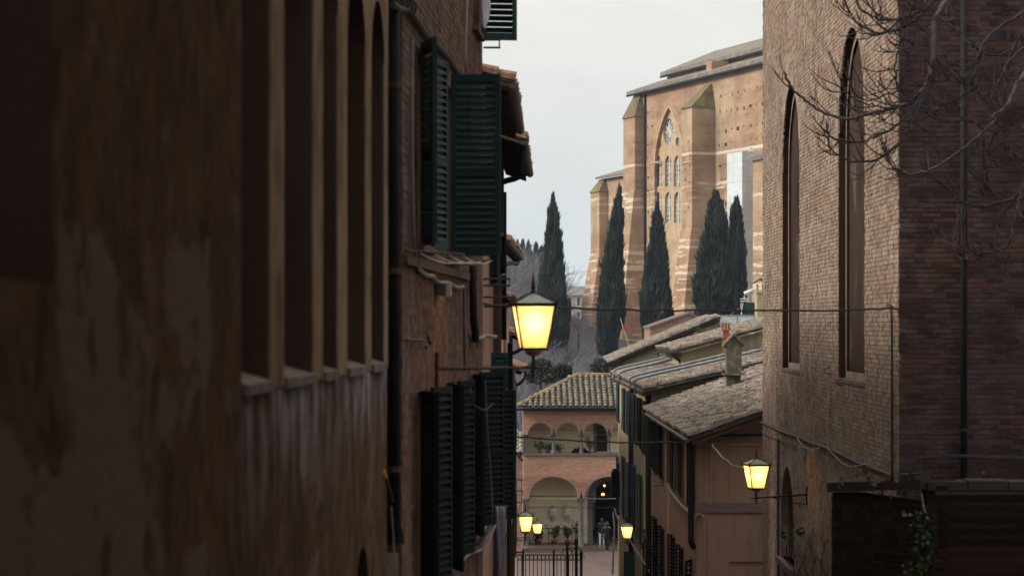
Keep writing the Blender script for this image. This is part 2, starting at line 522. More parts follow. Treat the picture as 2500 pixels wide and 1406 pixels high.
def old_plaster():
    n = NT('old_plaster'); c = n.mix((.118, .075, .048), (.085, .053, .035), n.ramp(n.noise(2.4, 6, n.vec((1, 1, .6))), [(.32, 0.0), (.68, 1.0)]))
    for col, sv, sc, lo, hi, am in [((.142, .092, .054), (1, 1, .9), 2.6, .48, .68, .6), ((.050, .032, .024), (1, 1, .7), 5.2, .47, .66, .7), ((.185, .14, .13), (1, 1, .6), 6.5, .58, .70, .55)]:
        c = n.mix(c, col, n.ramp(n.noise(sc, 6, n.vec(sv), .6, .3), [(lo, 0.0), (hi, am)]))
    sp = n.n('ShaderNodeSeparateXYZ'); n.put(sp.inputs[0], n.pos)
    def step(v, a_, b_):
        m = n.n('ShaderNodeMapRange'); n.put(m.inputs['Value'], v); m.inputs['From Min'].default_value = a_; m.inputs['From Max'].default_value = b_; return m.outputs[0]
    # the top coat has come off in sheets on the lower part near the first window
    bias = n.math('ADD', n.math('MULTIPLY', step(sp.outputs['Z'], .1, .8), .16), n.math('MULTIPLY', step(sp.outputs['Y'], 9.5, 12), .12))
    f = n.math('SUBTRACT', n.noise(1.15, 6, n.vec((.8, .8, .85)), .6, .4), bias)
    c = n.mix(c, (.165, .112, .096), n.ramp(f, [(.475, 0.0), (.505, .85)]))
    c = n.mix(c, (.060, .037, .028), n.ramp(n.noise(2.6, 6, n.vec((1, 1, .7)), .6), [(.60, 0.0), (.64, .75)]))
    # lime runs below the sills
    g = n.math('MULTIPLY', n.math('MULTIPLY', step(sp.outputs['Z'], -1.15, -.45), step(sp.outputs['Z'], -.30, -.36)), step(sp.outputs['Y'], 11.6, 12.4))
    c = n.mix(c, (.33, .30, .33), n.math('MULTIPLY', g, n.ramp(n.noise(4.5, 5, n.vec((1, 1, .3)), .6), [(.45, 0.0), (.66, .8)])))
    c = n.mix(c, n.ramp(n.noise(35, 4), [(.3, (.8, .8, .8)), (.7, (1.08, 1.08, 1.08))]), .6, 'MULTIPLY')
    n.bump(n.noise(14, 7, rough=.65), .7, .02)
    return n.done(c, .95, 0.0)
M['old_plaster'] = old_plaster()
M['pier_plaster'] = plaster('pier_plaster', (.29, .20, .125), (.22, .148, .098),
    [((.20, .105, .055), (1, 1, .7), 1.8, .52, .68, .7), ((.105, .072, .058), (1, 1, .6), 3.4, .46, .66, .8), ((.25, .205, .175), (1, 1, .6), 6, .58, .7, .5)], .5, 2.6)
M['reveal_dark'] = plaster('reveal_dark', (.11, .072, .056), (.07, .046, .037))
M['sill_stone'] = plaster('sill_stone', (.20, .155, .135), (.14, .105, .092), [((.27, .25, .25), (5, 5, .5), 2.0, .52, .66, .7)])
M['peach'] = plaster('peach', (.53, .355, .255), (.45, .30, .215), [((.34, .22, .165), (2, 2, .12), 1.6, .46, .75, .65), ((.58, .43, .33), (1, 1, .8), .8, .55, .66, .5), ((.25, .17, .13), (1, 1, .5), 2.3, .60, .72, .5)], .3, .8)
M['mauve_trim'] = plaster('mauve_trim', (.34, .25, .245), (.28, .205, .20), [((.18, .13, .12), (2, 2, .3), 1.5, .5, .8, .5)], .15)
M['pink_plaster'] = plaster('pink_plaster', (.42, .285, .22), (.345, .225, .175), [((.24, .16, .13), (3, 3, .12), 1.4, .48, .75, .7)], .2)
M['cream_plaster'] = plaster('cream_plaster', (.50, .42, .27), (.42, .345, .22), [((.25, .205, .16), (3, 3, .12), 1.4, .46, .74, .75)], .2)
M['yellow_plaster'] = plaster('yellow_plaster', (.46, .40, .25), (.36, .31, .19), [((.18, .155, .11), (3, 3, .15), 1.3, .48, .74, .75)], .2)
M['gable_plaster'] = plaster('gable_plaster', (.46, .39, .24), (.35, .30, .19), [((.26, .25, .22), (1, 1, .7), .55, .47, .56, .8), ((.14, .13, .08), (2, 2, .3), .8, .52, .72, .7)], .5, .8)
M['loggia_plaster'] = plaster('loggia_plaster', (.80, .72, .52), (.75, .66, .47), [((.64, .55, .38), (1, 1, .3), .7, .45, .75, .6)], .05, .5)
M['grey_stone'] = plaster('grey_stone', (.20, .19, .20), (.145, .135, .145), (), .25, 4)
M['marble'] = plaster('marble', (.76, .74, .70), (.62, .60, .56), [((.25, .24, .22), (2, 2, 1), 5.0, .52, .75, .7)], .1, 5)
M['coping'] = plaster('coping', (.075, .058, .048), (.045, .035, .03))
M['paving'] = None
M['tile_brown'] = tile_mat('tile_brown', [(.20, .155, .13), (.235, .195, .17), (.16, .13, .115), (.26, .225, .195), (.21, .145, .11), (.29, .26, .23), (.18, .155, .14)],
    [((.31, .295, .265), 3.5, .47, .62, .7), ((.11, .085, .07), 6.0, .54, .68, .7), ((.42, .21, .045), 1.6, .60, .66, .85), ((.30, .275, .14), 5, .60, .72, .5)])
M['tile_loggia'] = tile_mat('tile_loggia', [(.28, .25, .21), (.34, .31, .26), (.23, .195, .165), (.30, .25, .20), (.40, .375, .33)],
    [((.42, .405, .36), 3.0, .48, .62, .7), ((.13, .11, .085), 4.0, .55, .68, .6), ((.42, .30, .09), 1.7, .60, .70, .6)])
M['tile_red'] = tile_mat('tile_red', [(.22, .12, .085), (.28, .16, .115), (.18, .105, .08), (.30, .19, .145)],
    [((.33, .29, .25), 4, .55, .68, .6), ((.09, .07, .06), 6, .55, .7, .6)])
M['roof_bed'] = plaster('roof_bed', (.09, .072, .06), (.05, .04, .034), [((.30, .27, .20), (1, 1, 1), 3.0, .55, .68, .6)], .6, 5)
M['ridge_lichen'] = tile_mat('ridge_lichen', [(.32, .17, .09), (.27, .20, .13), (.36, .23, .12), (.24, .20, .16)], [((.34, .29, .15), 3, .48, .62, .8), ((.40, .38, .32), 5, .55, .66, .8)])
M['wood_dark'] = plain('wood_dark', (.032, .022, .018), .85, .2, bump=.3)
M['wood_eave'] = plain('wood_eave', (.12, .07, .05), .85, .2, bump=.3)
M['shutter_green'] = plain('shutter_green', (.004, .028, .027), .55, .35, var=.35)
M['shutter_dark'] = plain('shutter_dark', (.004, .008, .008), .8, .15, var=.35)
M['shutter_teal'] = plain('shutter_teal', (.022, .075, .10), .55, .35, var=.3)
M['shutter_brown'] = plain('shutter_brown', (.045, .036, .030), .6, .3, var=.3)
M['iron'] = plain('iron', (.028, .024, .024), .55, .4, .4)
M['rust_iron'] = plain('rust_iron', (.06, .038, .028), .8, .25, 0, .4, 18)
M['gutter_metal'] = plain('gutter_metal', (.10, .085, .08), .5, .5, .5, .35, 8)
M['gutter_dark'] = plain('gutter_dark', (.018, .016, .018), .75, .2, 0)
M['lead_grey'] = plain('lead_grey', (.22, .23, .25), .5, .4, .5)
M['cable'] = plain('cable', (.035, .032, .034), .7, .3)
M['cable_grey'] = plain('cable_grey', (.22, .20, .20), .7, .3)
M['cable_white'] = plain('cable_white', (.55, .52, .48), .6, .3)
M['yellow_plastic'] = plain('yellow_plastic', (.55, .33, .05), .5, .4)
M['box_blue'] = plain('box_blue', (.16, .21, .25), .5, .4)
M['glass_dark'] = plain('glass_dark', (.015, .016, .018), .12, .6)
M['curtain'] = plain('curtain', (.35, .33, .36), .9, .2)
M['cloth'] = None
M['bark'] = plain('bark', (.045, .032, .034), .8, .25, 0, .5, 14, .3)
M['bark_pale'] = plain('bark_pale', (.105, .085, .09), .85, .2, 0, .55, 10, .3)
M['twig'] = plain('twig', (.17, .165, .19), .9, .1, 0, .35, .4)
M['terracotta'] = plain('terracotta', (.36, .14, .07), .8, .2)
M['red_stack'] = plain('red_stack', (.30, .075, .045), .85, .2)
M['mossy_stone'] = plaster('mossy_stone', (.15, .135, .125), (.10, .09, .085), [((.27, .25, .09), (1, 1, 1), 4.0, .50, .62, .8)], .6, 5)
M['sheet_white'] = plain('sheet_white', (.62, .66, .66), .6, .3, 0, .1, .5)
M['white_metal'] = plain('white_metal', (.62, .62, .58), .5, .4)
M['blue_paint'] = plain('blue_paint', (.055, .10, .20), .6, .3)
M['bronze'] = plain('bronze', (.40, .25, .10), .4, .5, .8)
M['soil'] = plain('soil', (.05, .04, .03), .95, .1)
n = NT('leaf'); M['leaf'] = n.done(n.ramp(n.rand(), [(0, (.03, .05, .022)), (.5, (.05, .075, .03)), (1, (.085, .11, .05))]), .6, .3)
n = NT('bush_leaf'); M['bush_leaf'] = n.done(n.ramp(n.rand(), [(0, (.014, .020, .013)), (.6, (.026, .034, .020)), (1, (.045, .055, .032))]), .8, .1)
n = NT('ivy'); M['ivy'] = n.done(n.ramp(n.rand(), [(0, (.012, .022, .006)), (.6, (.025, .042, .009)), (1, (.08, .095, .018))]), .5, .4)
n = NT('cypress'); M['cypress'] = n.done(n.mix(n.ramp(n.rand(), [(0, (.008, .012, .012)), (.6, (.017, .025, .023)), (1, (.042, .052, .044))]), n.ramp(n.noise(.9, 4, n.vec((1, 1, .45)), .6), [(.35, (.5, .5, .55)), (.68, (1.9, 1.85, 1.7))]), 1.0, 'MULTIPLY'), .85, .15)
n = NT('cypress_core'); M['cypress_core'] = n.done(n.ramp(n.noise(1.5, 5), [(.3, (.012, .016, .014)), (.7, (.026, .034, .028))]), .95, .05)
# woven lace curtain
n = NT('cloth'); w = n.n('ShaderNodeTexVoronoi'); n.put(w.inputs['Vector'], n.pos); w.inputs['Scale'].default_value = 26
M['cloth'] = n.done(n.ramp(w.outputs['Distance'], [(.2, (.15, .14, .19)), (.5, (.32, .30, .37))]), .9, .1)
# paving: brick-laid courtyard
n = NT('paving'); b = n.n('ShaderNodeTexBrick'); n.put(b.inputs['Vector'], n.vec((1, 1, 1), (0, 0, .4)))
b.inputs['Scale'].default_value = 1.6; b.inputs['Color1'].default_value = (.115, .075, .065, 1); b.inputs['Color2'].default_value = (.16, .11, .098, 1)
b.inputs['Mortar'].default_value = (.09, .07, .065, 1); b.inputs['Mortar Size'].default_value = .03
c = n.mix(b.outputs['Color'], n.ramp(n.noise(1.2, 5), [(.3, (.6, .6, .62)), (.7, (1.2, 1.2, 1.22))]), .8, 'MULTIPLY')
n.bump(b.outputs['Fac'], .3, -.02); M['paving'] = n.done(c, .6, .35)
# ground of the slopes
n = NT('earth'); c = n.ramp(n.noise(.3, 8, rough=.7), [(.3, (.05, .048, .055)), (.55, (.085, .080, .088)), (.75, (.065, .072, .055))])
n.bump(n.noise(3, 6), .6, .2); M['earth'] = n.done(c, .95, .1)
# brick of the loggia, too far for single bricks
def far_brick(name, c1, c2, mort, vec_scale, rot=0.0, H=.075, W=.27, bands=None, stains=(), tint=.7, bh=.4):
    n = NT(name)
    m = n.n('ShaderNodeMapping', vector_type='POINT'); n.put(m.inputs[0], n.pos); m.inputs['Rotation'].default_value = (0, 0, rot)
    sp = n.n('ShaderNodeSeparateXYZ'); n.put(sp.inputs[0], m.outputs[0])
    cb = n.n('ShaderNodeCombineXYZ'); n.put(cb.inputs[0], n.math('ADD', sp.outputs['X'], sp.outputs['Y'])); n.put(cb.inputs[1], sp.outputs['Z'])
    b = n.n('ShaderNodeTexBrick'); n.put(b.inputs['Vector'], cb.outputs[0]); b.inputs['Scale'].default_value = 1.0
    b.inputs['Brick Width'].default_value = W; b.inputs['Row Height'].default_value = H; b.inputs['Mortar Size'].default_value = H * .12
    b.inputs['Mortar Smooth'].default_value = .3; b.inputs['Bias'].default_value = 0.0
    b.inputs['Color1'].default_value = (*c1, 1); b.inputs['Color2'].default_value = (*c2, 1); b.inputs['Mortar'].default_value = (*mort, 1)
    c = b.outputs['Color']
    c = n.mix(c, n.ramp(n.noise(vec_scale, 8, n.vec((.35, .35, 2.2)), .68), [(.3, (1 - tint * .55,) * 3), (.72, (1 + tint * .35,) * 3)]), 1.0, 'MULTIPLY')
    for col, sv, sc, lo, hi, am in stains:
        c = n.mix(c, col, n.ramp(n.noise(sc, 7, n.vec(sv), .65), [(lo, 0.0), (hi, am)]))
    if bands:
        for z0, z1, colr, per, thr in bands:
            inside = n.math('MULTIPLY', n.math('GREATER_THAN', n.z(), z0), n.math('LESS_THAN', n.z(), z1))
            cell = n.noise(per, 3, n.vec((.06, .06, 1)), .5)
            brk = n.noise(1.4, 4, n.vec((.7, .7, 2.4)))
            f = n.math('MULTIPLY', inside, n.math('GREATER_THAN', n.math('ADD', cell, n.math('MULTIPLY', brk, .35)), thr))
            c = n.mix(c, colr, n.math('MULTIPLY', f, .8))
    n.bump(b.outputs['Fac'], bh, -.015)
    return n.done(c, .93, .15)
M['loggia_brick'] = far_brick('loggia_brick', (.48, .255, .175), (.34, .165, .115), (.50, .38, .30), .8, tint=.5)
M['gable_brick'] = far_brick('gable_brick', (.33, .17, .12), (.24, .12, .09), (.38, .31, .26), .8, tint=.7, stains=[((.40, .35, .30), (1, 1, 1), 1.2, .52, .7, .6)])
M['church_brick'] = far_brick('church_brick', (.42, .255, .155), (.32, .18, .11), (.40, .31, .23), .35, H=.16, W=.6, tint=.75,
    bands=[(-3.5, 8.8, (.60, .53, .42), 2.6, .755), (12.3, 14.6, (.60, .53, .42), 2.2, .75), (17.4, 17.7, (.60, .55, .46), .5, .55)],
    stains=[((.46, .36, .24), (1, 1, .8), .13, .46, .64, .8), ((.13, .095, .08), (1, 1, .3), .22, .54, .72, .65), ((.52, .47, .38), (1.5, 1.5, .6), .5, .62, .74, .7), ((.30, .13, .07), (1, 1, .9), .35, .60, .72, .5)])
M['church_pale'] = far_brick('church_pale', (.48, .33, .20), (.40, .255, .15), (.46, .37, .27), .35, H=.16, W=.6, tint=.6, stains=[((.52, .41, .28), (1, 1, .8), .2, .46, .66, .7), ((.16, .115, .085), (1, 1, .35), .5, .58, .74, .6)])
M['church_plaster'] = plaster('church_plaster', (.47, .34, .20), (.41, .27, .155), [((.27, .17, .11), (1, 1, .4), .7, .5, .72, .6)], .3, .4)
M['church_cap'] = plaster('church_cap', (.21, .16, .105), (.13, .105, .075), [((.27, .24, .08), (1, 1, 1), 1.0, .5, .62, .6)], .4, 1.5)
n = NT('leaded_glass'); w = n.n('ShaderNodeTexVoronoi', feature='DISTANCE_TO_EDGE'); n.put(w.inputs['Vector'], n.vec((1, 1, .7))); w.inputs['Scale'].default_value = 1.9
M['leaded_glass'] = n.done(n.mix((.50, .52, .50), n.ramp(n.noise(2, 3), [(.35, (.07, .085, .09)), (.65, (.22, .25, .25))]), n.ramp(w.outputs['Distance'], [(.05, 0.0), (.09, 1.0)])), .35, .5)
# street lamp glass: milky pane lit by the bulb behind it
n = NT('milk_glass'); tr = n.n('ShaderNodeBsdfTranslucent'); tr.inputs[0].default_value = (1.0, .60, .23, 1)
em = n.n('ShaderNodeEmission'); em.inputs[0].default_value = (1.0, .52, .12, 1); em.inputs[1].default_value = .35
ad = n.n('ShaderNodeAddShader'); n.t.links.new(tr.outputs[0], ad.inputs[0]); n.t.links.new(em.outputs[0], ad.inputs[1])
tp = n.n('ShaderNodeBsdfTransparent'); tp.inputs[0].default_value = (1, .62, .25, 1); ms = n.n('ShaderNodeMixShader'); ms.inputs[0].default_value = .74
n.t.links.new(tp.outputs[0], ms.inputs[1]); n.t.links.new(ad.outputs[0], ms.inputs[2]); n.t.links.new(ms.outputs[0], n.out.inputs['Surface'])
M['milk_glass'] = n.mat
n = NT('flame'); em = n.n('ShaderNodeEmission'); em.inputs[0].default_value = (1.0, .42, .10, 1); em.inputs[1].default_value = 2.5
n.t.links.new(em.outputs[0], n.out.inputs['Surface']); M['lit_bulb'] = n.mat
M['roof_zinc'] = plain('roof_zinc', (.34, .33, .31), .5, .4, .2)
M['skin'] = plain('skin', (.42, .25, .18), .6, .3)
M['hair'] = plain('hair', (.018, .014, .012), .6, .3)
M['navy'] = plain('navy', (.014, .018, .032), .85, .2)
M['black_cloth'] = plain('black_cloth', (.012, .012, .014), .9, .15)
M['jeans'] = plain('jeans', (.40, .43, .47), .85, .2)
M['white_shoe'] = plain('white_shoe', (.6, .6, .6), .6, .3)
M['flag_red'] = plain('flag_red', (.42, .03, .025), .8, .2)

# ================================================================== ground
def lerp_tab(tab, x):
    for (a, va), (b, vb) in zip(tab, tab[1:]):
        if x <= b:
            t = max(0.0, (x - a) / (b - a)); return va + (vb - va) * t
    return tab[-1][1]
GZ = [(-60, 1.5), (0, -1.65), (120, -12.55), (126, -12.9), (165, -12.9), (200, -8.2), (240, -4.2), (300, -3.0), (420, -6.0), (700, -5.0), (1500, 10)]
def gz(x, y):
    z = lerp_tab(GZ, y)
    if y > 165:
        z += 6.0 * math.exp(-((x + 3) / 9.0) ** 2) * math.exp(-((y - 290) / 45.0) ** 2)
        if y > 230: z += 2.5 * math.exp(-((x - 8) / 12) ** 2) * math.exp(-((y - 300) / 60) ** 2)
    return z
mb = MB()
xs = [-900, -400, -160, -80, -50] + [i * 4 for i in range(-10, 16)] + [80, 120, 200, 420, 900]
ys = [-60, -30, 0, 30, 60, 90, 105, 120, 126, 145, 165] + [165 + 7 * i for i in range(1, 30)] + [400, 450, 520, 600, 700, 900, 1200, 1500]
k = len(xs)
for y in ys:
    for x in xs: mb.v.append((x, y, gz(x, y) - .02))
for j in range(len(ys) - 1):
    for i in range(k - 1):
        a = j * k + i; mb.f.append((a, a + 1, a + k + 1, a + k)); mb.m.append(0)
g = mb.build('ground', M['earth'], smooth=True, kind='structure')
mb = MB()                          # the lane running downhill and the forecourt at its foot
for (ya, yb) in ((-50, 0), (0, 60), (60, 120), (120, 126), (126, 146)):
    w0, w1 = (-8, 9)
    mb.face([V(w0, ya, lerp_tab(GZ, ya) + .01), V(w1, ya, lerp_tab(GZ, ya) + .01), V(w1, yb, lerp_tab(GZ, yb) + .01), V(w0, yb, lerp_tab(GZ, yb) + .01)])
mb.build('street', M['paving'], kind='structure')

# ================================================================== left side, near: plastered building with arched openings
LU = math.hypot(1, .05082)
frL = Fr((-1.96, 0), (.05082, 1))
def uL(Y): return Y * LU
def xLn(Y): return .05082 * Y - 1.96
b1 = thing('plastered_building', 'stained brown plastered building with a row of tall arched openings at the left edge', 'building', (-3.5, 12, -3))
edges = [(12.05, 12.93), (13.45, 14.65), (15.12, 15.85), (16.4, 17.5), (17.9, 18.8)]
ops = [dict(u=uL((a + b) / 2), w=uL(b - a), zb=-.31, zs=2.45 - uL(b - a) / 2, kind='round') for a, b in edges]
big = dict(u=uL(7.3), w=uL(1.7), zb=.138, zs=3.2, kind='rect')
low = dict(u=uL(17.4), w=.8, zb=-6, zs=-2.0, kind='round')
allo = ops + [big, low]
mb = MB()
wall_face(mb, frL, uL(2), uL(19.1), -6, 9, allo)
mb.face([frL(uL(19.1), 0, -6), frL(uL(19.1), -3, -6), frL(uL(19.1), -3, 9), frL(uL(19.1), 0, 9)])
mb.face([frL(uL(2), 0, -6), frL(uL(2), -3, -6), frL(uL(2), -3, 9), frL(uL(2), 0, 9)])
mb.face([frL(uL(2), 0, 9), frL(uL(2), -3, 9), frL(uL(19.1), -3, 9), frL(uL(19.1), 0, 9)])
mb.build('wall', M['old_plaster'], b1)
for o in ops:
    mb = MB(); reveal(mb, frL, o, 0, -.55, 0, .14); mb.build('reveal', M['reveal_dark'], b1)
    mb = MB(); pane(mb, frL, dict(o, zb=-.25), -.5); mb.build('window_pane', M['glass_dark'], b1)
    mb = MB()                      # sloping stone sill
    u0, u1 = o['u'] - o['w'] / 2 + .01, o['u'] + o['w'] / 2 - .01
    mb.hexa([frL(u0, .03, -.36), frL(u1, .03, -.36), frL(u1, -.48, -.3), frL(u0, -.48, -.3),
             frL(u0, .03, -.305), frL(u1, .03, -.305), frL(u1, -.48, -.16), frL(u0, -.48, -.16)])
    mb.build('sill', M['sill_stone'], b1)
for o, dpt in ((big, -.5), (low, -.35)):
    mb = MB(); reveal(mb, frL, o, 0, dpt); mb.build('reveal', M['reveal_dark'], b1)
    mb = MB(); pane(mb, frL, o, dpt + .02); mb.build('window_pane', M['glass_dark'], b1)
strips = [(12.93, 13.45), (14.65, 15.12), (15.85, 16.4), (17.5, 17.9), (18.8, 19.1)]
for a, b in strips:
    mb = MB()
    mb.frbox(frL, uL(a) + .002, uL(b) - .002, -.02, .010, -.345, 2.02)
    mb.build('pier', M['pier_plaster'], b1)
mb = MB()                          # spandrels over the arches carry the same wash
wall_face(mb, frL, uL(12.93), uL(19.1) - .001, 2.02, 3.2, [dict(o, zb=1.0) for o in ops], .012)
mb.build('arch_band', M['pier_plaster'], b1)
# dark set-back joint between the two houses, with the rain pipe
o_ = thing('rain_pipe', 'thick dark rain pipe in the gap between plastered building and brick house', 'pipe', frL(uL(19.5), .05, -3))
mb = MB(); mb.tube([frL(uL(19.55), .0, -1.78), frL(uL(19.55), .0, 2.55), frL(uL(19.5), -.1, 2.9)], .065, 10); mb.build('pipe', M['gutter_dark'], o_, True)
for z in (-1.2, .4, 1.9):
    mb = MB(); mb.tube([frL(uL(19.55), .0, z), frL(uL(19.55), .0, z + .05)], .075, 10); mb.build('clamp', M['rust_iron'], o_)
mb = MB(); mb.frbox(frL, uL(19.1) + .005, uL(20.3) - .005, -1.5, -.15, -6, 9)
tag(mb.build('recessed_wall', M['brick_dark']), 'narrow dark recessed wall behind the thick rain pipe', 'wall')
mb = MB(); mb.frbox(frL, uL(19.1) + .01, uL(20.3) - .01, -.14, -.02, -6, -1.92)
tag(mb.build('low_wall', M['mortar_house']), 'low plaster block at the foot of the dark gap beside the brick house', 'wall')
o_ = thing('loose_cable', 'loose dark cable with yellow tip hanging at the corner of plastered building', 'cable', P(950, 1180, 19.2))
mb = MB(); mb.tube(smooth_path([P(940, 1162, 18.9), P(950, 1190, 19.2), P(962, 1240, 19.6), P(978, 1290, 19.9), P(984, 1325, 20.0)]), .016, 6); mb.build('cable', M['cable'], o_)
mb = MB(); mb.tube([P(934, 1148, 18.85), P(941, 1164, 18.9)], .021, 6); mb.build('tip', M['yellow_plastic'], o_)
mb = MB(); mb.tube(smooth_path([P(955, 1235, 19.4), P(960, 1300, 19.4), P(966, 1410, 19.4)]), .007, 5); mb.build('strand', M['cable_grey'], o_)

# ================================================================== left side: brick house with green shutters
b2 = thing('brick_house', 'weathered brick house with dark green louvred shutters beside the plastered building', 'house', (-2.5, 26, -4))
def wop(Ya, Yb, zb, zt): return dict(u=uL((Ya + Yb) / 2), w=uL(Yb - Ya), zb=zb, zs=zt, kind='rect')
wins2 = [wop(21.75, 22.8, .72, 2.5), wop(25.1, 26.2, .72, 2.5), wop(21.75, 22.8, -2.5, -.62), wop(25.1, 26.2, -2.5, -.62), wop(28.9, 29.9, -2.5, -.62), wop(29.2, 30.2, 3.6, 5.4)]
mb = MB()
wall_face(mb, frL, uL(20.3), uL(31), -6, 8, wins2)
for s_ in (20.3, 31):
    mb.face([frL(uL(s_), 0, -6), frL(uL(s_), -4, -6), frL(uL(s_), -4, 8), frL(uL(s_), 0, 8)])
mb.face([frL(uL(20.3), 0, 8), frL(uL(20.3), -4, 8), frL(uL(31), -4, 8), frL(uL(31), 0, 8)])
w2 = mb.build('wall', M['mortar_house'], b2)
bl = brick_list(frL, uL(20.3), uL(31), -3.6, 5.0, wins2, L=.28, H=.075, seed=4)
bl = [q for q in bl if random.Random(int(q[0] * 977 + q[2] * 7919)).random() > .06]
bricks(frL, bl, w2, M['brick_house'], 300, lambda q: (q[0] - 26) ** 2 + (q[2] * 4) ** 2 * .3, depth=.006)
for o in wins2:
    mb = MB(); reveal(mb, frL, o, 0.0, -.22); wv = mb.build('window', M['mortar_house'], b2)
    mb = MB(); u0, u1 = o['u'] - o['w'] / 2, o['u'] + o['w'] / 2
    for a, b in ((u0, u0 + .07), (u1 - .07, u1), (o['u'] - .05, o['u'] + .05)): mb.frbox(frL, a, b, -.2, -.13, o['zb'], o['zs'])
    for z in (o['zb'] + .04, o['zs'] - .04, (o['zb'] + o['zs']) / 2): mb.frbox(frL, u0 + .07, u1 - .07, -.198, -.135, z - .035, z + .035)
    mb.build('frame', M['curtain'], wv)
    mb = MB(); pane(mb, frL, o, -.19); mb.build('pane', M['glass_dark'], wv)
    mb = MB(); mb.frbox(frL, u0 - .14, u1 + .14, -.02, .075, o['zb'] - .07, o['zb'] - .004); mb.build('sill', M['mortar_house'], wv)
HL = math.degrees(math.atan2(1, .05082))      # heading along the wall
def on2(Y): p = frL(uL(Y), .05, 0); return (p.x, p.y)
def pair(Ya, Yb, zb, zt, near, far, mat):
    if near is not None: shutter(b2, on2(Ya), HL + 180 + near, .52, zb, zt, mat)
    if far is not None: shutter(b2, on2(Yb), HL - far, .52, zb, zt, mat)
pair(21.75, 22.8, .70, 2.52, 17, 10, M['shutter_green'])
pair(25.1, 26.2, .70, 2.58, 86, 10, M['shutter_green'])
pair(21.75, 22.8, -2.52, -.60, 19, 15, M['shutter_dark'])
pair(25.1, 26.2, -2.52, -.62, 17, 14, M['shutter_dark'])
pair(28.9, 29.9, -2.50, -.60, 14, 30, M['shutter_dark'])
shutter(b2, on2(30.2), HL - 78, .44, 3.54, 5.4, M['shutter_green'], 22, tilt=-50)
shutter(b2, on2(30.75), HL - 48, .5, -2.5, -.85, M['shutter_dark'], 22)
# string ledge under the upper windows, iron things on the wall
mb = MB(); mb.frbox(frL, uL(20.35), uL(28.3), -.02, .05, .50, .58); mb.build('ledge', M['mortar_house'], b2)
def wall_tube(parent, name, pts, r, mat, d=.04, n=6):
    mb = MB(); mb.tube([frL(uL(Y), dd if dd is not None else d, z) for Y, dd, z in pts], r, n); return mb.build(name, mat, parent)
def onL(x, y, d=.04):
    """photograph pixel to a spot on the left wall, d proud of it"""
    Y = 11570.0 / (1550.0 - x); return frL(uL(Y), d, (HY - y) * Y / F)
def cable_thing(name, label, pts, r, mat, cat='cable', k=4, n=5):
    pts = smooth_path(pts, k); mb = MB(); mb.tube(pts, r, n); return tag(mb.build(name, mat), label, cat)
cable_thing('cable_bundle', 'thick dark cable bundle sagging above the upper green shutters', [onL(946, 12), onL(965, 24), onL(985, 26), onL(1000, 45), onL(1030, 88), onL(1062, 118), onL(1090, 150), onL(1112, 182), onL(1132, 196)], .028, M['cable'])
mb = MB()
for i in range(3): mb.tube([onL(975 + 8 * i, 5 + 6 * i, .06) + V(.03 * math.cos(a), 0, .05 * math.sin(a)) for a in [k * .7 for k in range(10)]], .012, 5)
tag(mb.build('cable_coil', M['cable']), 'coil of dark cable at the top of the thick rain pipe', 'cable')
cable_thing('conduit', 'thin grey conduit running up beside the upper left shutter', [onL(996, 92), onL(995, 250), onL(996, 420), onL(999, 560), onL(1003, 610), onL(1010, 655)], .014, M['cable_grey'])
cable_thing('twisted_cable', 'twisted grey cable under the window ledge of the brick house', [onL(1010, 655), onL(1030, 672), onL(1048, 675), onL(1062, 690), onL(1085, 690), onL(1105, 702), onL(1122, 700)], .02, M['cable_grey'])
cable_thing('wall_wire', 'thin pale wire running up the brick house near its far corner', [onL(1132, 196), onL(1128, 150), onL(1130, 60), onL(1133, -10)], .012, M['cable_grey'])
cable_thing('drop_wire', 'thin wire hanging straight down the wall right of the grey box', [onL(1123, 702), onL(1124, 800), onL(1126, 905)], .012, M['cable'])
j = thing('junction_box', 'small grey junction box on the brick house wall', 'box', onL(1064, 706, .06))
mb = MB(); mb.obox(onL(1062, 708, .07), frL.u * .3, frL.n * .1, UP * .12); mb.build('case', M['gutter_metal'], j)
mb = MB(); mb.obox(onL(1068, 706, .075), frL.u * .05, frL.n * .13, UP * .14); mb.build('lid', M['cable_white'], j)
o_ = thing('iron_hook', 'small black iron bar holding two hooks left of the lamp bracket', 'hook', onL(1005, 830, .05))
mb = MB(); mb.tube([onL(985, 830, .03), onL(1030, 831, .05)], .012, 5); mb.build('bar', M['iron'], o_)
mb = MB(); mb.tube([onL(1032, 812, .04), onL(1030, 822, .06), onL(1032, 831, .05)], .016, 5); mb.tube([onL(1030, 848, .04), onL(1033, 842, .07), onL(1032, 831, .05)], .016, 5); mb.build('hook', M['iron'], o_)
o_ = thing('rain_pipe', 'thin dark pipe with a bent foot at the far end of the brick house', 'pipe', onL(1140, 740, .08))
mb = MB(); mb.tube(smooth_path([onL(1138, 648, .08), onL(1138, 700, .08), onL(1140, 780, .08), onL(1144, 815, .08), onL(1150, 828, .05)], 3), .045, 8); mb.build('pipe', M['gutter_dark'], o_, True)
cable_thing('insulated_cable', 'glossy pale cable bundle along the wall left of the first lamp', [onL(1150, 822), onL(1165, 826), onL(1178, 819), onL(1190, 822), onL(1203, 822)], .03, M['cable_grey'])
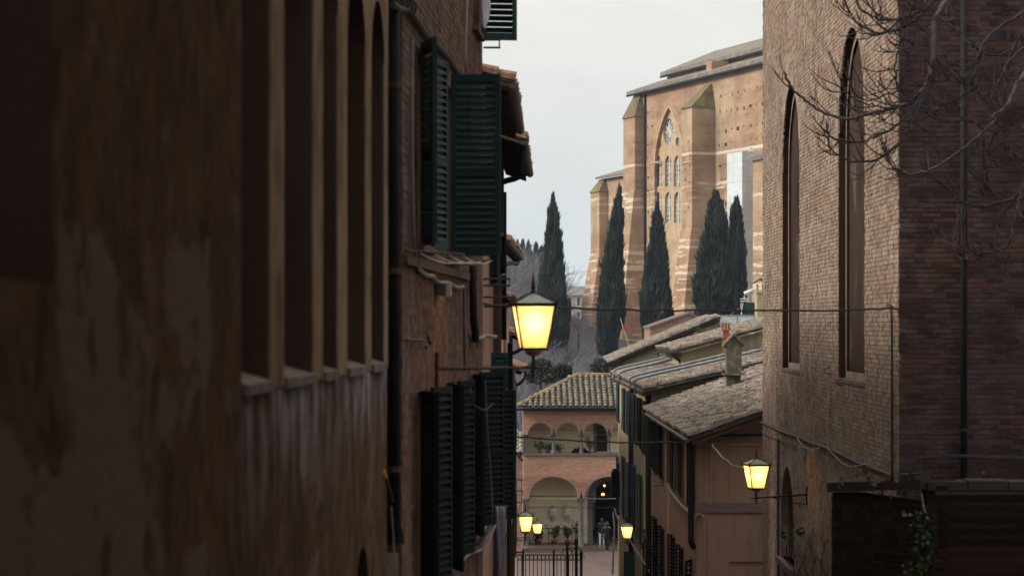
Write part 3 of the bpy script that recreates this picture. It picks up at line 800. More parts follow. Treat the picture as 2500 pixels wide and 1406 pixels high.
# clothes line irons across the upper ledge
o_ = thing('clothes_line', 'iron clothes line frame with sagging lines under the big green shutter', 'clothes line', onL(1030, 625, .1))
a0, a1 = onL(1002, 617, .10), onL(1006, 627, .55); c0 = P(1203, 637, 26.5)
mb = MB(); mb.tube([onL(985, 612, .02), onL(1010, 622, .45)], .012, 5); mb.build('arm', M['rust_iron'], o_); mb = MB(); mb.tube([onL(1110, 640, .0), c0], .014, 5); mb.tube([onL(1100, 652, .02), P(1150, 642, 26.2), c0], .012, 5); mb.build('arm', M['rust_iron'], o_)
for t in (0.2, .45, .7, .95):
    mb = MB(); mb.tube(sag(onL(985, 612, .02).lerp(onL(1010, 622, .45), t), onL(1110, 640, .0).lerp(c0, t), .05), .005, 4); mb.build('line', M['cable_white'], o_)
# bottom: cable runs, ledge and laundry
cable_thing('dark_conduit', 'dark conduit rising steeply under the lower shutters', [onL(1078, 1405), onL(1105, 1360), onL(1130, 1345), onL(1160, 1335), onL(1180, 1300), onL(1205, 1250)], .03, M['cable'])
cable_thing('silver_cable', 'silvery twisted cable beside the dark conduit under the lower shutters', [onL(1100, 1382, .08), onL(1128, 1352, .08), onL(1150, 1345, .08), onL(1172, 1330, .08), onL(1190, 1290, .08), onL(1208, 1262, .08)], .018, M['lead_grey'])
cable_thing('loop_cable', 'thin dark cable looping across the lower shutters', [onL(1075, 945, .3), onL(1078, 985, .33), onL(1110, 1000, .33), onL(1140, 985, .3)], .009, M['cable'])
cable_thing('thin_wire', 'thin pale wire slanting beside the middle lower shutters', [onL(1143, 930, .2), onL(1150, 1060, .2), onL(1160, 1180, .2), onL(1164, 1290, .2)], .007, M['cable_grey'])
mb = MB(); n_ = 16; A_, B_ = P(1211, 1236, 29.6), P(1236, 1236, 29.9); mm = 10
for i in range(n_ + 1):
    for k_ in range(mm + 1):
        p = A_.lerp(B_, i / n_); t = k_ / mm
        w_ = 1 - .5 * t
        p = A_.lerp(B_, .4 + (i / n_ - .4) * w_) + V(0, .05 * math.sin(i * 1.9 + t * 2), -1.05 * t)
        mb.v.append(tuple(p))
for i in range(n_):
    for k_ in range(mm):
        a = i * (mm + 1) + k_; mb.f.append((a, a + 1, a + mm + 2, a + mm + 1)); mb.m.append(0)
cl = mb.build('hanging_cloth', M['cloth'], smooth=True)
md = cl.modifiers.new('thick', 'SOLIDIFY'); md.thickness = .004
tag(cl, 'pale lace cloth hanging below the lower shutters of the brick house', 'cloth')
mb = MB(); mb.tube([P(1205, 1236, 29.6), P(1240, 1235, 30.0)], .01, 5); tag(mb.build('drying_rail', M['rust_iron']), 'thin rail that carries the lace cloth', 'rail')

# ================================================================== left side, further houses
def xLf(Y): return -.385 + .0065 * (Y - 31)
def left_house(label, Y0, Y1, A, B, mat, depth=4.5, rise=.33, dx=0.0, tile='tile_red', wins=(), smat=None, z0=-14, parts=60):
    """A, B: near and far end of the street gutter"""
    t = thing('tall_house', label, 'house', (xLf(Y0) + dx, Y0, lerp_tab(GZ, Y0)))
    fr = Fr((xLf(Y0) + dx, Y0), (xLf(Y1) - xLf(Y0), Y1 - Y0)); Lh = math.hypot(Y1 - Y0, xLf(Y1) - xLf(Y0))
    ov = A.x - (xLf(Y0) + dx); zt = A.z + ov * rise - .12
    ops = [dict(u=u, w=w, zb=zb, zs=zs, kind='rect') for u, w, zb, zs in wins]
    mb = MB(); wall_face(mb, fr, 0, Lh, z0, zt, ops)
    for u in (0, Lh): mb.face([fr(u, 0, z0), fr(u, -depth, z0), fr(u, -depth, zt + depth * rise), fr(u, 0, zt)])
    mb.build('wall', mat, t)
    for o in ops:
        mb = MB(); reveal(mb, fr, o, 0, -.15); pane(mb, fr, o, -.14, 1); mb.build('window', [mat, M['glass_dark']], t)
        hl = math.degrees(math.atan2(fr.u.y, fr.u.x))
        for sgn in (-1, 1):
            p = fr(o['u'] + sgn * o['w'] / 2, .04, 0)
            shutter(t, (p.x, p.y), hl + 180 + 14 if sgn < 0 else hl - 12, o['w'] / 2, o['zb'], o['zs'], smat or M['shutter_dark'], 22, single=False)
    d = (B - A).normalized(); inn = V(-d.y, d.x, 0).normalized()
    upv = inn * (depth + ov) + UP * (rise * (depth + ov))
    tiled_roof(t, A - d * .1, B + d * .1, upv, M[tile], M['wood_eave'], n_parts=parts, pitch=.3, key=tile + 'l', over=.06, slab=.05, seed=int(Y0), score=lambda p: p.y - p.x * 6)
    gutter(t, A + V(.05, 0, -.0) - d * .12, B + V(.05, 0, 0), .075, M['gutter_metal'])
    mb = MB()                           # rafter ends under the eave
    nn = int(Lh / .6)
    for i in range(nn):
        p = A.lerp(B, (i + .5) / nn) - UP * .13
        mb.obox(p + inn * (ov / 2) + UP * (ov / 2 * rise), inn * ov * .9 + UP * ov * .9 * rise, d * .08, UP * .09)
    mb.build('rafters', M['wood_dark'], t, kind='stuff')
    return t, fr
def swan(t, pts, r=.045, mat='gutter_dark'):
    mb = MB(); mb.tube(smooth_path(pts, 4), r, 8); mb.build('downpipe', M[mat], t, True)
t3, f3 = left_house('house with old tile eave and long clay gutter just behind the brick house', 31.6, 41.0, P(1243, 205, 33), P(1263, 318, 40.7), M['pink_plaster'], rise=.30, wins=[(5.4, .9, .6, 2.2), (5.4, .9, -2.4, -.7)], smat=M['shutter_green'])
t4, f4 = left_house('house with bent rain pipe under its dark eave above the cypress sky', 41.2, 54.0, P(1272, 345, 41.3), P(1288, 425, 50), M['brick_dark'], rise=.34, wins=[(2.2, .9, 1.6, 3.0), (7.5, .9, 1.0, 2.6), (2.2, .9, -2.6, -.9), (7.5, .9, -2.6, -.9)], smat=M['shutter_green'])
swan(t4, [P(1276, 352, 41.5), P(1277, 385, 41.5), P(1276, 418, 41.5), P(1262, 434, 41.6), P(1235, 442, 41.7), P(1205, 455, 41.8)], .055)
t5, f5 = left_house('ochre house with lit brown eave and curved downpipe left of the first lamp', 55.0, 70.0, P(1236, 590, 55), P(1270, 630, 69), M['peach'], rise=.42, dx=-.12, wins=[(6, 1, -.4, 1.2), (6, 1, -3.6, -2.0), (11, 1, -3.6, -2.0)], smat=M['shutter_dark'])
swan(t5, [P(1268, 634, 68), P(1262, 644, 66), P(1248, 642, 62), P(1226, 650, 58), P(1220, 664, 56), P(1219, 720, 55.5), P(1219, 830, 55.5)], .055)
t6, f6 = left_house('lower house with small tiled eave behind the first street lamp', 70.5, 82.0, P(1250, 728, 72), P(1262, 740, 81), M['pink_plaster'], rise=.3, dx=-.05, wins=[(4, 1, -2.2, -.6), (4, 1, -6.0, -4.4), (8, 1, -6, -4.4)])
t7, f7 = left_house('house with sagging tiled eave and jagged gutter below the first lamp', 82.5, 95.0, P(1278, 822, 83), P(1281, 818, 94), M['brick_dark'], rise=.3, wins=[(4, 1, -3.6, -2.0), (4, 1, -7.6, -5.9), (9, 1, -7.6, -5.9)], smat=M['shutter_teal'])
swan(t7, [P(1280, 826, 84), P(1279, 845, 84), P(1262, 858, 84), P(1240, 868, 84), P(1236, 885, 84), P(1236, 960, 84)], .06)
t8, f8 = left_house('last house on the left with small tiled roof end beside the loggia', 95.5, 112.0, P(1272, 905, 96), P(1282, 895, 111), M['pink_plaster'], rise=.34, dx=-.05, wins=[(3, 1, -5.2, -3.6), (8, 1, -5.2, -3.6), (3, 1, -9.4, -7.6), (8, 1, -9.4, -7.6)], smat=M['shutter_teal'])
swan(t8, [P(1283, 905, 96), P(1282, 920, 96), P(1270, 935, 96), P(1258, 946, 96), P(1257, 1000, 96)], .06)
# green shutter leaf facing the lens low down and iron drying racks
shutter(t6, (P(1199, 0, 33.5).x, 33.5), 0, .24, -.9, -.40, M['shutter_green'], 6, single=True, mid=False)
def rack(label, x0, x1, y, Y, bars=2, step=.1, drop=None):
    t = thing('drying_rack', label, 'drying rack', P(x0, y, Y))
    for i in range(bars):
        mb = MB(); mb.tube([P(x0, y, Y) - UP * step * i, P(x1, y, Y) - UP * step * i], .014, 5); mb.build('bar', M['rust_iron'], t)
    mb = MB(); mb.tube([P(x1 - 3, y, Y), P(x1 - 3, y, Y) - UP * step * max(1, bars - 1)], .008, 4); mb.build('end_rod', M['rust_iron'], t)
    return t
rack('rusty drying rack with two bars above the first street lamp', 1180, 1246, 681, 31.2, 2, .085)
rack('upper drying rack with hook seen against the sky beside top shutter', 1180, 1222, 117, 31.2, 2, -.1)
rack('drying rack just above the first lamp top left corner', 1180, 1258, 748, 31.5, 2, -.12)
rack('drying rack with pale cords hanging beside the second lamp', 1225, 1277, 1170, 60, 3, .28)
for i, (a, b, c) in enumerate((((1262, 1165), (1255, 1235), (1246, 1290)), ((1276, 1200), (1272, 1230), (1262, 1250)), ((1250, 1140), (1251, 1190), (1248, 1240)))):
    cable_thing('hanging_rope', ['long pale cord hanging down left of the second lamp', 'short pale cord hooked on the rack above the second lamp', 'straight pale cord at the dark wall above the second lamp'][i],
                [P(*a, 60), P(*b, 60), P(*c, 60)], .018, M['cable_white'])
cloth = MB(); cloth.face([P(1174, -5, 30), P(1194, -5, 30.2), P(1195, 20, 30.2), P(1190, 48, 30.1), P(1181, 72, 30.0), P(1176, 60, 30)])
cl = cloth.build('folded_awning', M['curtain']); md = cl.modifiers.new('t', 'SOLIDIFY'); md.thickness = .02
tag(cl, 'grey folded cloth hanging left of the top green shutter', 'cloth')
cable_thing('grey_downpipe', 'tall grey downpipe running down the far left houses', [P(1254, 900, 80), P(1255, 1150, 80), P(1252, 1420, 80)], .06, M['gutter_metal'], 'pipe', 2, 8)
cable_thing('rusty_downpipe', 'brown downpipe left of the lace cloth and second lamp', [P(1244, 1180, 52), P(1243, 1300, 52), P(1243, 1420, 52)], .05, M['rust_iron'], 'pipe', 2, 8)

# ================================================================== unseen houses added to shade the lane (beside and behind the lens)
mb = MB(); mb.box((9.3, 3.0, 0), 8, 26, 20); tag(mb.build('unseen_shade_house', M['brick_dark']), 'unseen dark house added right of the camera to shade the lane', 'house')
mb = MB(); mb.box((0, -16, 1), 30, 6, 22); tag(mb.build('unseen_shade_house_behind', M['old_plaster']), 'unseen plastered house added behind the camera to shade the lane', 'house')

# ================================================================== right side: brick church with tall blind windows
c1 = thing('brick_church', 'tall brick church with blind arched windows on the right', 'church', (6.5, 45, -6))
Cx, Cy = P(2195, 0, 36).x, 36.0
frS = Fr((Cx, Cy), (.011, 1)).flip()                    # long side wall facing the lane
frF = Fr((Cx, Cy), (1, 0))                              # end wall facing the lens
def uS(x):
    """photograph column to distance along the side wall"""
    k_ = (x - CX) / F
    return (Cx - k_ * Cy) / (k_ - .011) * math.hypot(1, .011) if abs(k_ - .011) > 1e-6 else 0
def zS(x, y): return (HY - y) * (Cy + uS(x)) / F
LS = uS(1863)
def wS(xa, xb, yt, yb, kind='round', **k):
    ua, ub = sorted((uS(xa), uS(xb))); uc = (ua + ub) / 2; w = ub - ua
    zt = zS((xa + xb) / 2, yt); zb = zS((xa + xb) / 2, yb)
    return dict(u=uc, w=w, zb=zb, zs=zt - w / 2, kind=kind, ring=.0, **k)
win_a = wS(1911, 1953, 208, 903); win_b = wS(2048, 2112, 68, 930)
win_c = wS(1908, 1940, 1140, 1372)
sops = [win_a, win_b, win_c]
mb = MB()
wall_face(mb, frS, 0, LS, -12, 14, sops)
mb.face([frS(LS, 0, -12), frS(LS, -9, -12), frS(LS, -9, 14), frS(LS, 0, 14)])
mb.face([frS(0, 0, 14), frS(LS, 0, 14), frS(LS, -9, 14), frS(0, -9, 14)])
side = mb.build('wall', M['mortar_buff'], c1)
mb = MB(); wall_face(mb, frF, 0, 9, -12, 14, [])
endw = mb.build('end_wall', M['mortar_red_shaded'], c1)
def vis(u, z, fr):
    p = fr(u, 0, z); y = HY - p.z * F / p.y; return -90 < y < 1500
bs = brick_list(frS, 0, LS, -7.2, 8.2, sops, L=.26, H=.073, seed=21, ok=lambda u, z: vis(u, z, frS))
bricks(frS, bs, side, M['brick_buff'], 0, lambda q: q[0], depth=.014, name='side_brickwork')
bf = brick_list(frF, 0.0, 2.9, -4.2, 5.4, [], L=.29, H=.075, mort=.015, seed=22, ok=lambda u, z: vis(u, z, frF))
cz = lambda q: abs((q[2] + q[3]) / 2 - .8) * 1.0 + abs((q[0] + q[1]) / 2 - .9) * 1.6
bricks(frF, bf, endw, M['brick_red_shaded'], 300, cz, depth=.012, name='end_brickwork')
for o in (win_a, win_b):
    mb = MB(); reveal(mb, frS, o, .0, -.12); rv = mb.build('window', M['brick_dark'], c1)  # darker brick puts the shade of the jambs into their colour
    o2 = dict(o, w=o['w'] - .30, zb=o['zb'] + .14)
    mb = MB(); wall_face(mb, frS, o['u'] - o['w'] / 2, o['u'] + o['w'] / 2, o['zb'], lambda u, o=o: top_of(o, u), [o2], -.12)
    mb.build('inner_frame', M['brick_buff'], rv)
    mb = MB(); reveal(mb, frS, o2, -.12, -.18); mb.build('inner_reveal', M['brick_dark'], rv)  # inner jambs carry the same painted shade
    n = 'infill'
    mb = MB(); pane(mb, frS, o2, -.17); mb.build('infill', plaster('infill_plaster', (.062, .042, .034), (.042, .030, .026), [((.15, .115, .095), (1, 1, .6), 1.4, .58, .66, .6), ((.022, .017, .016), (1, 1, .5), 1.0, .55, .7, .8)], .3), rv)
    mb = MB(); mb.frbox(frS, o['u'] - o['w'] / 2 - .02, o['u'] + o['w'] / 2 + .02, -.11, .03, o['zb'] - .05, o['zb'] + .015); mb.build('sill', M['sill_stone'], rv)
    mb = MB(); arch_ring(mb, frS, dict(o, w=o['w'] + .01), .2, .0, .017, n=26); mb.build('arch_bricks', M['brick_buff'], rv, kind='stuff')
mb = MB(); reveal(mb, frS, win_c, 0, -.3); rv = mb.build('window', M['brick_buff'], c1)
mb = MB(); pane(mb, frS, win_c, -.28); mb.build('pane', M['glass_dark'], rv)
mb = MB(); arch_ring(mb, frS, dict(win_c, w=win_c['w'] + .01), .22, .0, .02, n=22); mb.build('arch_bricks', M['brick_buff'], rv, kind='stuff')
mb = MB(); mb.frbox(frS, win_c['u'] - win_c['w'] / 2 - .15, win_c['u'] + win_c['w'] / 2 + .15, -.2, .12, win_c['zb'] - .14, win_c['zb'] + .0); mb.build('sill', M['sill_stone'], rv)
for i in range(6):
    mb = MB(); u = win_c['u'] - win_c['w'] / 2 + win_c['w'] * (i + .5) / 6
    mb.tube([frS(u, -.15, win_c['zb']), frS(u, -.15, top_of(win_c, u))], .015, 5); mb.build('bar', M['iron'], rv)
# pipes and cables of that church
o_ = thing('rain_pipe', 'dark rain pipe running down the red end wall behind bare branches', 'pipe', (P(2355, 0, 35.85).x, 35.85, -4))
mb = MB(); q = P(2353, 0, 35.86); mb.tube([(q.x, q.y, -2.3), (q.x, q.y, 7)], .05, 10); mb.build('pipe', M['gutter_dark'], o_, True)
for z in (-1.6, .95, 3.2):
    mb = MB(); mb.tube([(q.x, q.y, z), (q.x, q.y, z + .05)], .06, 10); mb.build('clamp', M['iron'], o_)
def onS(x, y, d=.05): u = uS(x); return frS(u, d, (HY - y) * (frS(u, d, 0).y) / F)
cable_thing('wall_cable', 'thick dark cable descending along the long church wall to its corner', [onS(1864, 1030), onS(1885, 1040), onS(1920, 1055), onS(1960, 1068), onS(1985, 1080), onS(2020, 1090), onS(2060, 1108), onS(2100, 1128), onS(2150, 1146), onS(2186, 1160)], .028, M['cable'])
cable_thing('slack_wire', 'slack pale wire looping under the church wall cable, nearer loop', [onS(2030, 1094, .08), onS(2045, 1108, .08), onS(2065, 1128, .08), onS(2090, 1138, .08), onS(2115, 1135, .08), onS(2135, 1130, .08)], .009, M['cable_grey'])
cable_thing('slack_wire', 'slack pale wire looping under the church wall cable, farther loop', [onS(1955, 1066, .08), onS(1965, 1082, .08), onS(1985, 1096, .08), onS(2000, 1096, .08), onS(2015, 1090, .08)], .009, M['cable_grey'])
cable_thing('box_wire', 'thin dark wire leading to the small blue box on church wall', [onS(1864, 1055), onS(1890, 1068), onS(1925, 1080), onS(1962, 1094)], .012, M['cable'])
j = thing('junction_box', 'small round blue grey box on the long church wall', 'box', onS(1968, 1100, .05))
mb = MB(); mb.obox(onS(1968, 1101, .09), V(.14, 0, 0), V(0, .16, 0), V(0, 0, .16)); mb.build('case', M['box_blue'], j)
mb = MB(); mb.obox(onS(1964, 1101, .10), V(.05, 0, 0), V(0, .18, 0), V(0, 0, .19)); mb.build('lid', M['lead_grey'], j)
cable_thing('corner_conduit', 'thin conduit running down the near corner of the church wall', [onS(2175, 745), onS(2184, 760), onS(2186, 900), onS(2186, 1160)], .02, M['cable'])
cable_thing('lead_strip', 'thin pipe down the far part of church wall past the barred window', [onS(1905, 1070), onS(1905, 1200), onS(1905, 1420)], .025, M['cable'])
cable_thing('end_wall_cable', 'dark cable stepping across the red end wall above garden wall', [P(2196, 1158, 35.9), P(2236, 1156, 35.9), P(2244, 1150, 35.9), P(2248, 1122, 35.9), P(2256, 1117, 35.9), P(2355, 1113, 35.78), P(2430, 1117, 35.9), P(2510, 1119, 35.9)], .025, M['cable'])
cable_thing('lane_cable', 'long horizontal cable spanning the lane at lamp height', sag(P(1178, 743, 31), P(2192, 753, 36), .06, 40, .012), .015, M['cable'], k=1)
cable_thing('lane_cable', 'lower cable spanning the lane in front of the loggia arches', sag(P(1250, 1064, 58), P(1690, 1078, 60), .07, 24, .01), .02, M['cable'], k=1)
for x, y, i in ((2030, 905, 0), (2060, 933, 1)):
    mb = MB(); p = onS(x, y, .02); mb.tube([p + V(-.12 * math.sin(a), 0, .06 * math.cos(a)) for a in (0, .8, 1.6, 2.4, 3.1)], .012, 5)
    tag(mb.build('wall_hook', M['iron']), ['small iron hook between the two blind church windows', 'small iron hook under the nearer blind church window'][i], 'hook')

# garden wall and dark planks at the lower right
gw = thing('garden_wall', 'dark brick garden wall with stone coping and ivy at lower right', 'wall', P(2200, 1400, 29))
ga = P(2032, 1225, 29.0); gb = P(2262, 1180, 27.0)
frG = Fr((ga.x, ga.y), (gb.x - ga.x, gb.y - ga.y)); LG = math.hypot(gb.x - ga.x, gb.y - ga.y)
mb = MB(); mb.frbox(frG, 0, LG, -.35, 0, -6, -2.02)
gwm = mb.build('wall', M['mortar_red_shaded'] if 0 else M['brick_dark'], gw)
bg_ = brick_list(frG, 0, LG, -3.4, -2.02, [], L=.27, H=.075, seed=30)
bricks(frG, bg_, gwm, M['brick_dark'], 300, lambda q: -q[2], depth=.014)
frG2 = Fr((gb.x, gb.y), (1, 0)); mb = MB(); mb.frbox(frG2, 0.005, 4, -.35, -.004, -6, -1.86)
mb.build('wall_return', M['brick_dark'], gw)
for i in range(7):
    mb = MB(); u0, u1 = LG * i / 7 - .02, LG * (i + 1) / 7 - .03; z = lambda u: -2.015 + .17 * u / LG
    mb.hexa([frG(u0, .06, z(u0)), frG(u1, .06, z(u1)), frG(u1, -.4, z(u1)), frG(u0, -.4, z(u0)), frG(u0, .06, z(u0) + .11), frG(u1, .06, z(u1) + .11), frG(u1, -.4, z(u1) + .11), frG(u0, -.4, z(u0) + .11)])
    mb.build('coping_stone', M['coping'], gw)
for i in range(5):
    mb = MB(); mb.frbox(frG2, i * .45 + .01, i * .45 + .445, -.4, .07, -1.855, -1.76 + .01 * (i % 2)); mb.build('coping_stone', M['coping'], gw)
def leaf_cloud(pts, size, r, flat=.5):
    mb = MB()
    for p in pts:
        a = r.uniform(0, 6.28); el = r.uniform(-.9, .9)
        d = V(math.cos(a) * math.cos(el), math.sin(a) * math.cos(el), math.sin(el)); e = d.cross(V(r.uniform(-1, 1), r.uniform(-1, 1), r.uniform(-1, 1))).normalized()
        l = size * r.uniform(.6, 1.3); w = l * flat
        mb.face([p, p + d * l * .5 + e * w * .5, p + d * l, p + d * l * .5 - e * w * .5])
    return mb
r = random.Random(8); pts = []
for i in range(420):
    t = r.random(); x = 2240 + 22 * math.sin(t * 5) + r.gauss(0, 16) ; y = 1250 + 190 * t
    pts.append(P(x, y, 27.0) + V(0, -r.uniform(.02, .16), 0))
iv = leaf_cloud(pts, .06, r, .8).build('ivy_foliage', M['ivy'], None); tag(iv, 'green ivy trailing down the dark garden wall', 'ivy'); iv['kind'] = 'stuff'
r = random.Random(12)
pts = [P(r.uniform(2040, 2520), 1200 - 22 * min(1, max(0, (1 - abs(r.uniform(-1, 1)))) ) , 27.5) + V(0, r.uniform(-.3, .5), r.uniform(-.12, .12)) for _ in range(130)]
iv2 = leaf_cloud(pts, .07, r, .7).build('creeper_foliage', M['cypress'], None); tag(iv2, 'dark creeper sprawling along the top of the garden wall', 'creeper'); iv2['kind'] = 'stuff'
pl = thing('plank_fence', 'dark timber planks at the lower right corner close to the lens', 'fence', P(2420, 1406, 20))
for i in range(8):
    mb = MB(); a = P(2285 + 3 * (i % 3), 1212 + 27 * i, 20.0); mb.obox(a + V(1.1, 0, 0), V(2.2, 0, 0), V(0, .05, .02), V(0, 0, .06)); mb.build('plank', M['brick_dark'], pl)
mb = MB(); a = P(2300, 1300, 20.08); mb.obox(a + V(.0, .03, -.6), V(.09, 0, 0), V(0, .07, 0), V(0, 0, 2.0)); mb.build('post', M['wood_dark'], pl)
cable_thing('hanging_vine', 'thin pale stem hanging down the garden wall above the ivy', [P(2250, 1205, 26.9), P(2255, 1240, 26.9), P(2262, 1262, 26.9), P(2268, 1268, 26.9)], .012, M['cable_grey'])

# ================================================================== right side houses stepping down the lane
def facade(t, p0, p1, z0, z1, mat, wins, smats, flip=True, near=20, far=12, single=False, name='facade'):
    """street front from p0 (near) to p1 (far); wins: (distance along, width, zb, zt, shutter material or None, near angle, far angle)"""
    fr = Fr(p0, (p1[0] - p0[0], p1[1] - p0[1])).flip(); Lh = math.hypot(p1[0] - p0[0], p1[1] - p0[1])
    ops = [dict(u=w[0], w=w[1], zb=w[2], zs=w[3], kind='rect') for w in wins]
    mb = MB(); wall_face(mb, fr, 0, Lh, z0, z1, ops); mb.build(name, mat, t)
    hl = math.degrees(math.atan2(fr.u.y, fr.u.x))
    for o, w in zip(ops, wins):
        mb = MB(); reveal(mb, fr, o, 0, -.16); pane(mb, fr, o, -.15, 1)
        wv = mb.build('window', [mat, M['glass_dark']], t)
        mb = MB(); mb.frbox(fr, o['u'] - o['w'] / 2 - .1, o['u'] + o['w'] / 2 + .1, -.02, .07, o['zb'] - .08, o['zb'] - .005); mb.build('sill', M['sill_stone'], wv)
        if w[4] is None: continue
        for sgn, ang in ((-1, w[5]), (1, w[6])):
            if ang is None: continue
            p = fr(o['u'] + sgn * o['w'] / 2, .045, 0)
            shutter(t, (p.x, p.y), hl + 180 - ang if sgn < 0 else hl + ang, o['w'] / 2, o['zb'], o['zs'], w[4], 20, single=False)
    return fr, Lh
DK, TE, BR_ = M['shutter_dark'], M['shutter_teal'], M['shutter_brown']

# ---- house with peach gable wall
r2 = thing('peach_house', 'peach plastered house with mauve bands and broad tiled roof beside the brick church', 'house', (5.5, 66, -8))
fr2 = Fr((4.574, 60), (1, 0)); W2 = 4.6
sl2 = lambda u: -2.93 + .36 * u
mb = MB()
pan = [dict(u=2.55, w=3.3 - 1.75 + .6, zb=-4.42, zs=-3.03, kind='rect'), dict(u=2.55, w=2.2, zb=-9, zs=-5.9, kind='rect')]
pan[0].update(u=1.9, w=2.16); pan[1].update(u=1.9, w=2.16)
wall_face(mb, fr2, 0, W2, -12, sl2, pan); 
for p in pan: reveal(mb, fr2, p, 0, -.05); pane(mb, fr2, p, -.05)
mb.build('gable_wall', M['peach'], r2)
mb = MB(); mb.frbox(fr2, -.03, W2, -.01, .05, -4.68, -4.43); mb.build('string_course', M['mauve_trim'], r2)
mb = MB(); mb.frbox(fr2, .12, W2, -.01, .04, -2.93, -2.72); mb.build('top_band', M['mauve_trim'], r2)
facade(r2, (4.574, 60), (4.53, 78.6), -12, -2.95, M['pink_plaster'],
       [(1.3, 1.0, -4.55, -2.98, DK, 18, None), (5.2, 1.0, -4.55, -3.02, BR_, 9, 6), (8.4, 1.0, -4.55, -3.02, BR_, 9, 6), (13.2, 1.1, -4.6, -3.1, DK, 10, 10), (16.4, 1.1, -4.6, -3.1, DK, 10, 10),
        (1.6, .9, -8.6, -5.95, DK, 20, None), (4.6, .9, -8.2, -5.95, DK, 14, 10), (7.8, .9, -8.2, -5.95, DK, 14, 10), (12.5, 1.0, -8.4, -6.1, DK, 12, 10), (16, 1.0, -8.4, -6.1, DK, 12, 10)], None)
tiled_roof(r2, V(4.37, 59.35, -2.80), V(4.31, 78.3, -2.80), V(5.4, 0, 1.944), M['tile_brown'], M['roof_bed'], key='r2', n_parts=300, over=.06, slab=.09)
mb = MB(); mb.hexa([V(4.42, 59.4, -2.99), V(9.7, 59.4, -1.09), V(9.7, 59.98, -1.09), V(4.42, 59.98, -2.99), V(4.42, 59.4, -2.88), V(9.7, 59.4, -.98), V(9.7, 59.98, -.98), V(4.42, 59.98, -2.88)]); mb.build('verge_board', M['wood_eave'], r2)
gutter(r2, V(4.29, 59.2, -2.83), V(4.24, 78.0, -2.83), .085, M['gutter_metal'])
mb = MB(); q = P(1687, 1062, 59.6); mb.tube(smooth_path([q, P(1688, 1085, 59.7), P(1687, 1150, 59.75), P(1687, 1300, 59.75), P(1688, 1325, 59.75), P(1694, 1335, 59.85)], 3), .075, 8); mb.build('downpipe', M['gutter_dark'], r2, True)
mb = MB(); mb.tube([P(1735, 1085, 59.93), P(1736, 1232, 59.93)], .03, 6); mb.build('conduit', M['peach'], r2)
mb = MB(); mb.tube(smooth_path([P(1695, 1280, 59.9), P(1697, 1262, 59.9), P(1707, 1254, 59.9), P(1717, 1262, 59.9), P(1719, 1290, 59.9), P(1719, 1420, 59.9)], 3), .04, 6); mb.build('gas_pipe', M['peach'], r2)
mb = MB(); mb.tube([P(1735, 1064, 59.9), P(1862, 1060, 59.9)], .025, 5); mb.build('wall_cable', M['cable'], r2)
cable_thing('facade_cable', 'cable swag following the pink facade under its first floor windows', [P(1691, 1256, 59.8), P(1668, 1238, 63), P(1645, 1210, 67), P(1628, 1180, 72), P(1625, 1160, 75)], .05, M['cable_grey'])
cable_thing('hanging_rope', 'pale double cord slanting from the peach wall to the right lamp', sag(P(1738, 1084, 59.5), P(1818, 1143, 47), .12, 14, .015), .016, M['cable_grey'], k=1)

# ---- house with lichen covered roof and roof pipes
r3 = thing('cream_house', 'cream house with lichen covered roof crossed by grey pipes', 'house', (5.5, 88, -10))
fr3 = Fr((4.532, 78.6), (1, 0))
mb = MB(); wall_face(mb, fr3, 0, 6, -12, lambda u: -2.25 + .23 * u, []); mb.build('gable_wall', M['gable_plaster'], r3)
facade(r3, (4.532, 78.6), (4.58, 102), -14, -2.3, M['cream_plaster'],
       [(2.2, 1.0, -4.4, -2.6, DK, 10, 7), (6.0, 1.0, -4.3, -2.6, DK, 10, 7), (10.5, 1.0, -4.3, -2.6, TE, 9, 6), (14.5, 1.0, -4.3, -2.6, TE, 9, 6), (19.0, 1.0, -4.3, -2.6, TE, 9, 6),
        (1.8, 1.0, -9.2, -6.9, DK, 10, 7), (6.2, 1.0, -7.6, -5.3, TE, 9, 6), (10.6, 1.0, -7.6, -5.2, TE, 9, 6), (15.0, 1.0, -7.8, -5.4, TE, 9, 6), (19.5, 1.0, -7.8, -5.4, TE, 9, 6)], None)
tiled_roof(r3, V(4.28, 78.15, -2.13), V(4.18, 102, -2.13), V(5.6, 0, 1.29), M['tile_brown'], M['roof_bed'], key='r3', n_parts=300, over=.06, slab=.08, seed=6)
mb = MB(); mb.hexa([V(4.35, 78.2, -2.32), V(10, 78.2, -1.02), V(10, 78.58, -1.02), V(4.35, 78.58, -2.32), V(4.35, 78.2, -2.22), V(10, 78.2, -.92), V(10, 78.58, -.92), V(4.35, 78.58, -2.22)]); mb.build('verge_board', M['wood_dark'], r3)
gutter(r3, V(4.18, 78.0, -2.16), V(4.08, 101.5, -2.16), .1, M['gutter_metal'])
for Yp, ln in ((81.0, 4.2), (84.5, 3.6), (93, 2.6), (98, 2.0)):
    mb = MB(); zp = lambda x: -2.13 + .23 * (x - 4.25) + .30
    mb.tube(smooth_path([V(4.12, Yp, -2.35), V(4.13, Yp, -2.08), V(4.25, Yp, zp(4.25)), V(4.25 + ln * .5, Yp + .3, zp(4.25 + ln * .5)), V(4.25 + ln, Yp + .5, zp(4.25 + ln))], 4), .05, 8); mb.build('roof_pipe', M['lead_grey'], r3, True)
for Yd in (78.9, 90.5):
    mb = MB(); mb.tube([V(4.45, Yd, -2.3), V(4.44, Yd, -12)], .09, 8); mb.build('downpipe', M['gutter_dark'], r3, True)
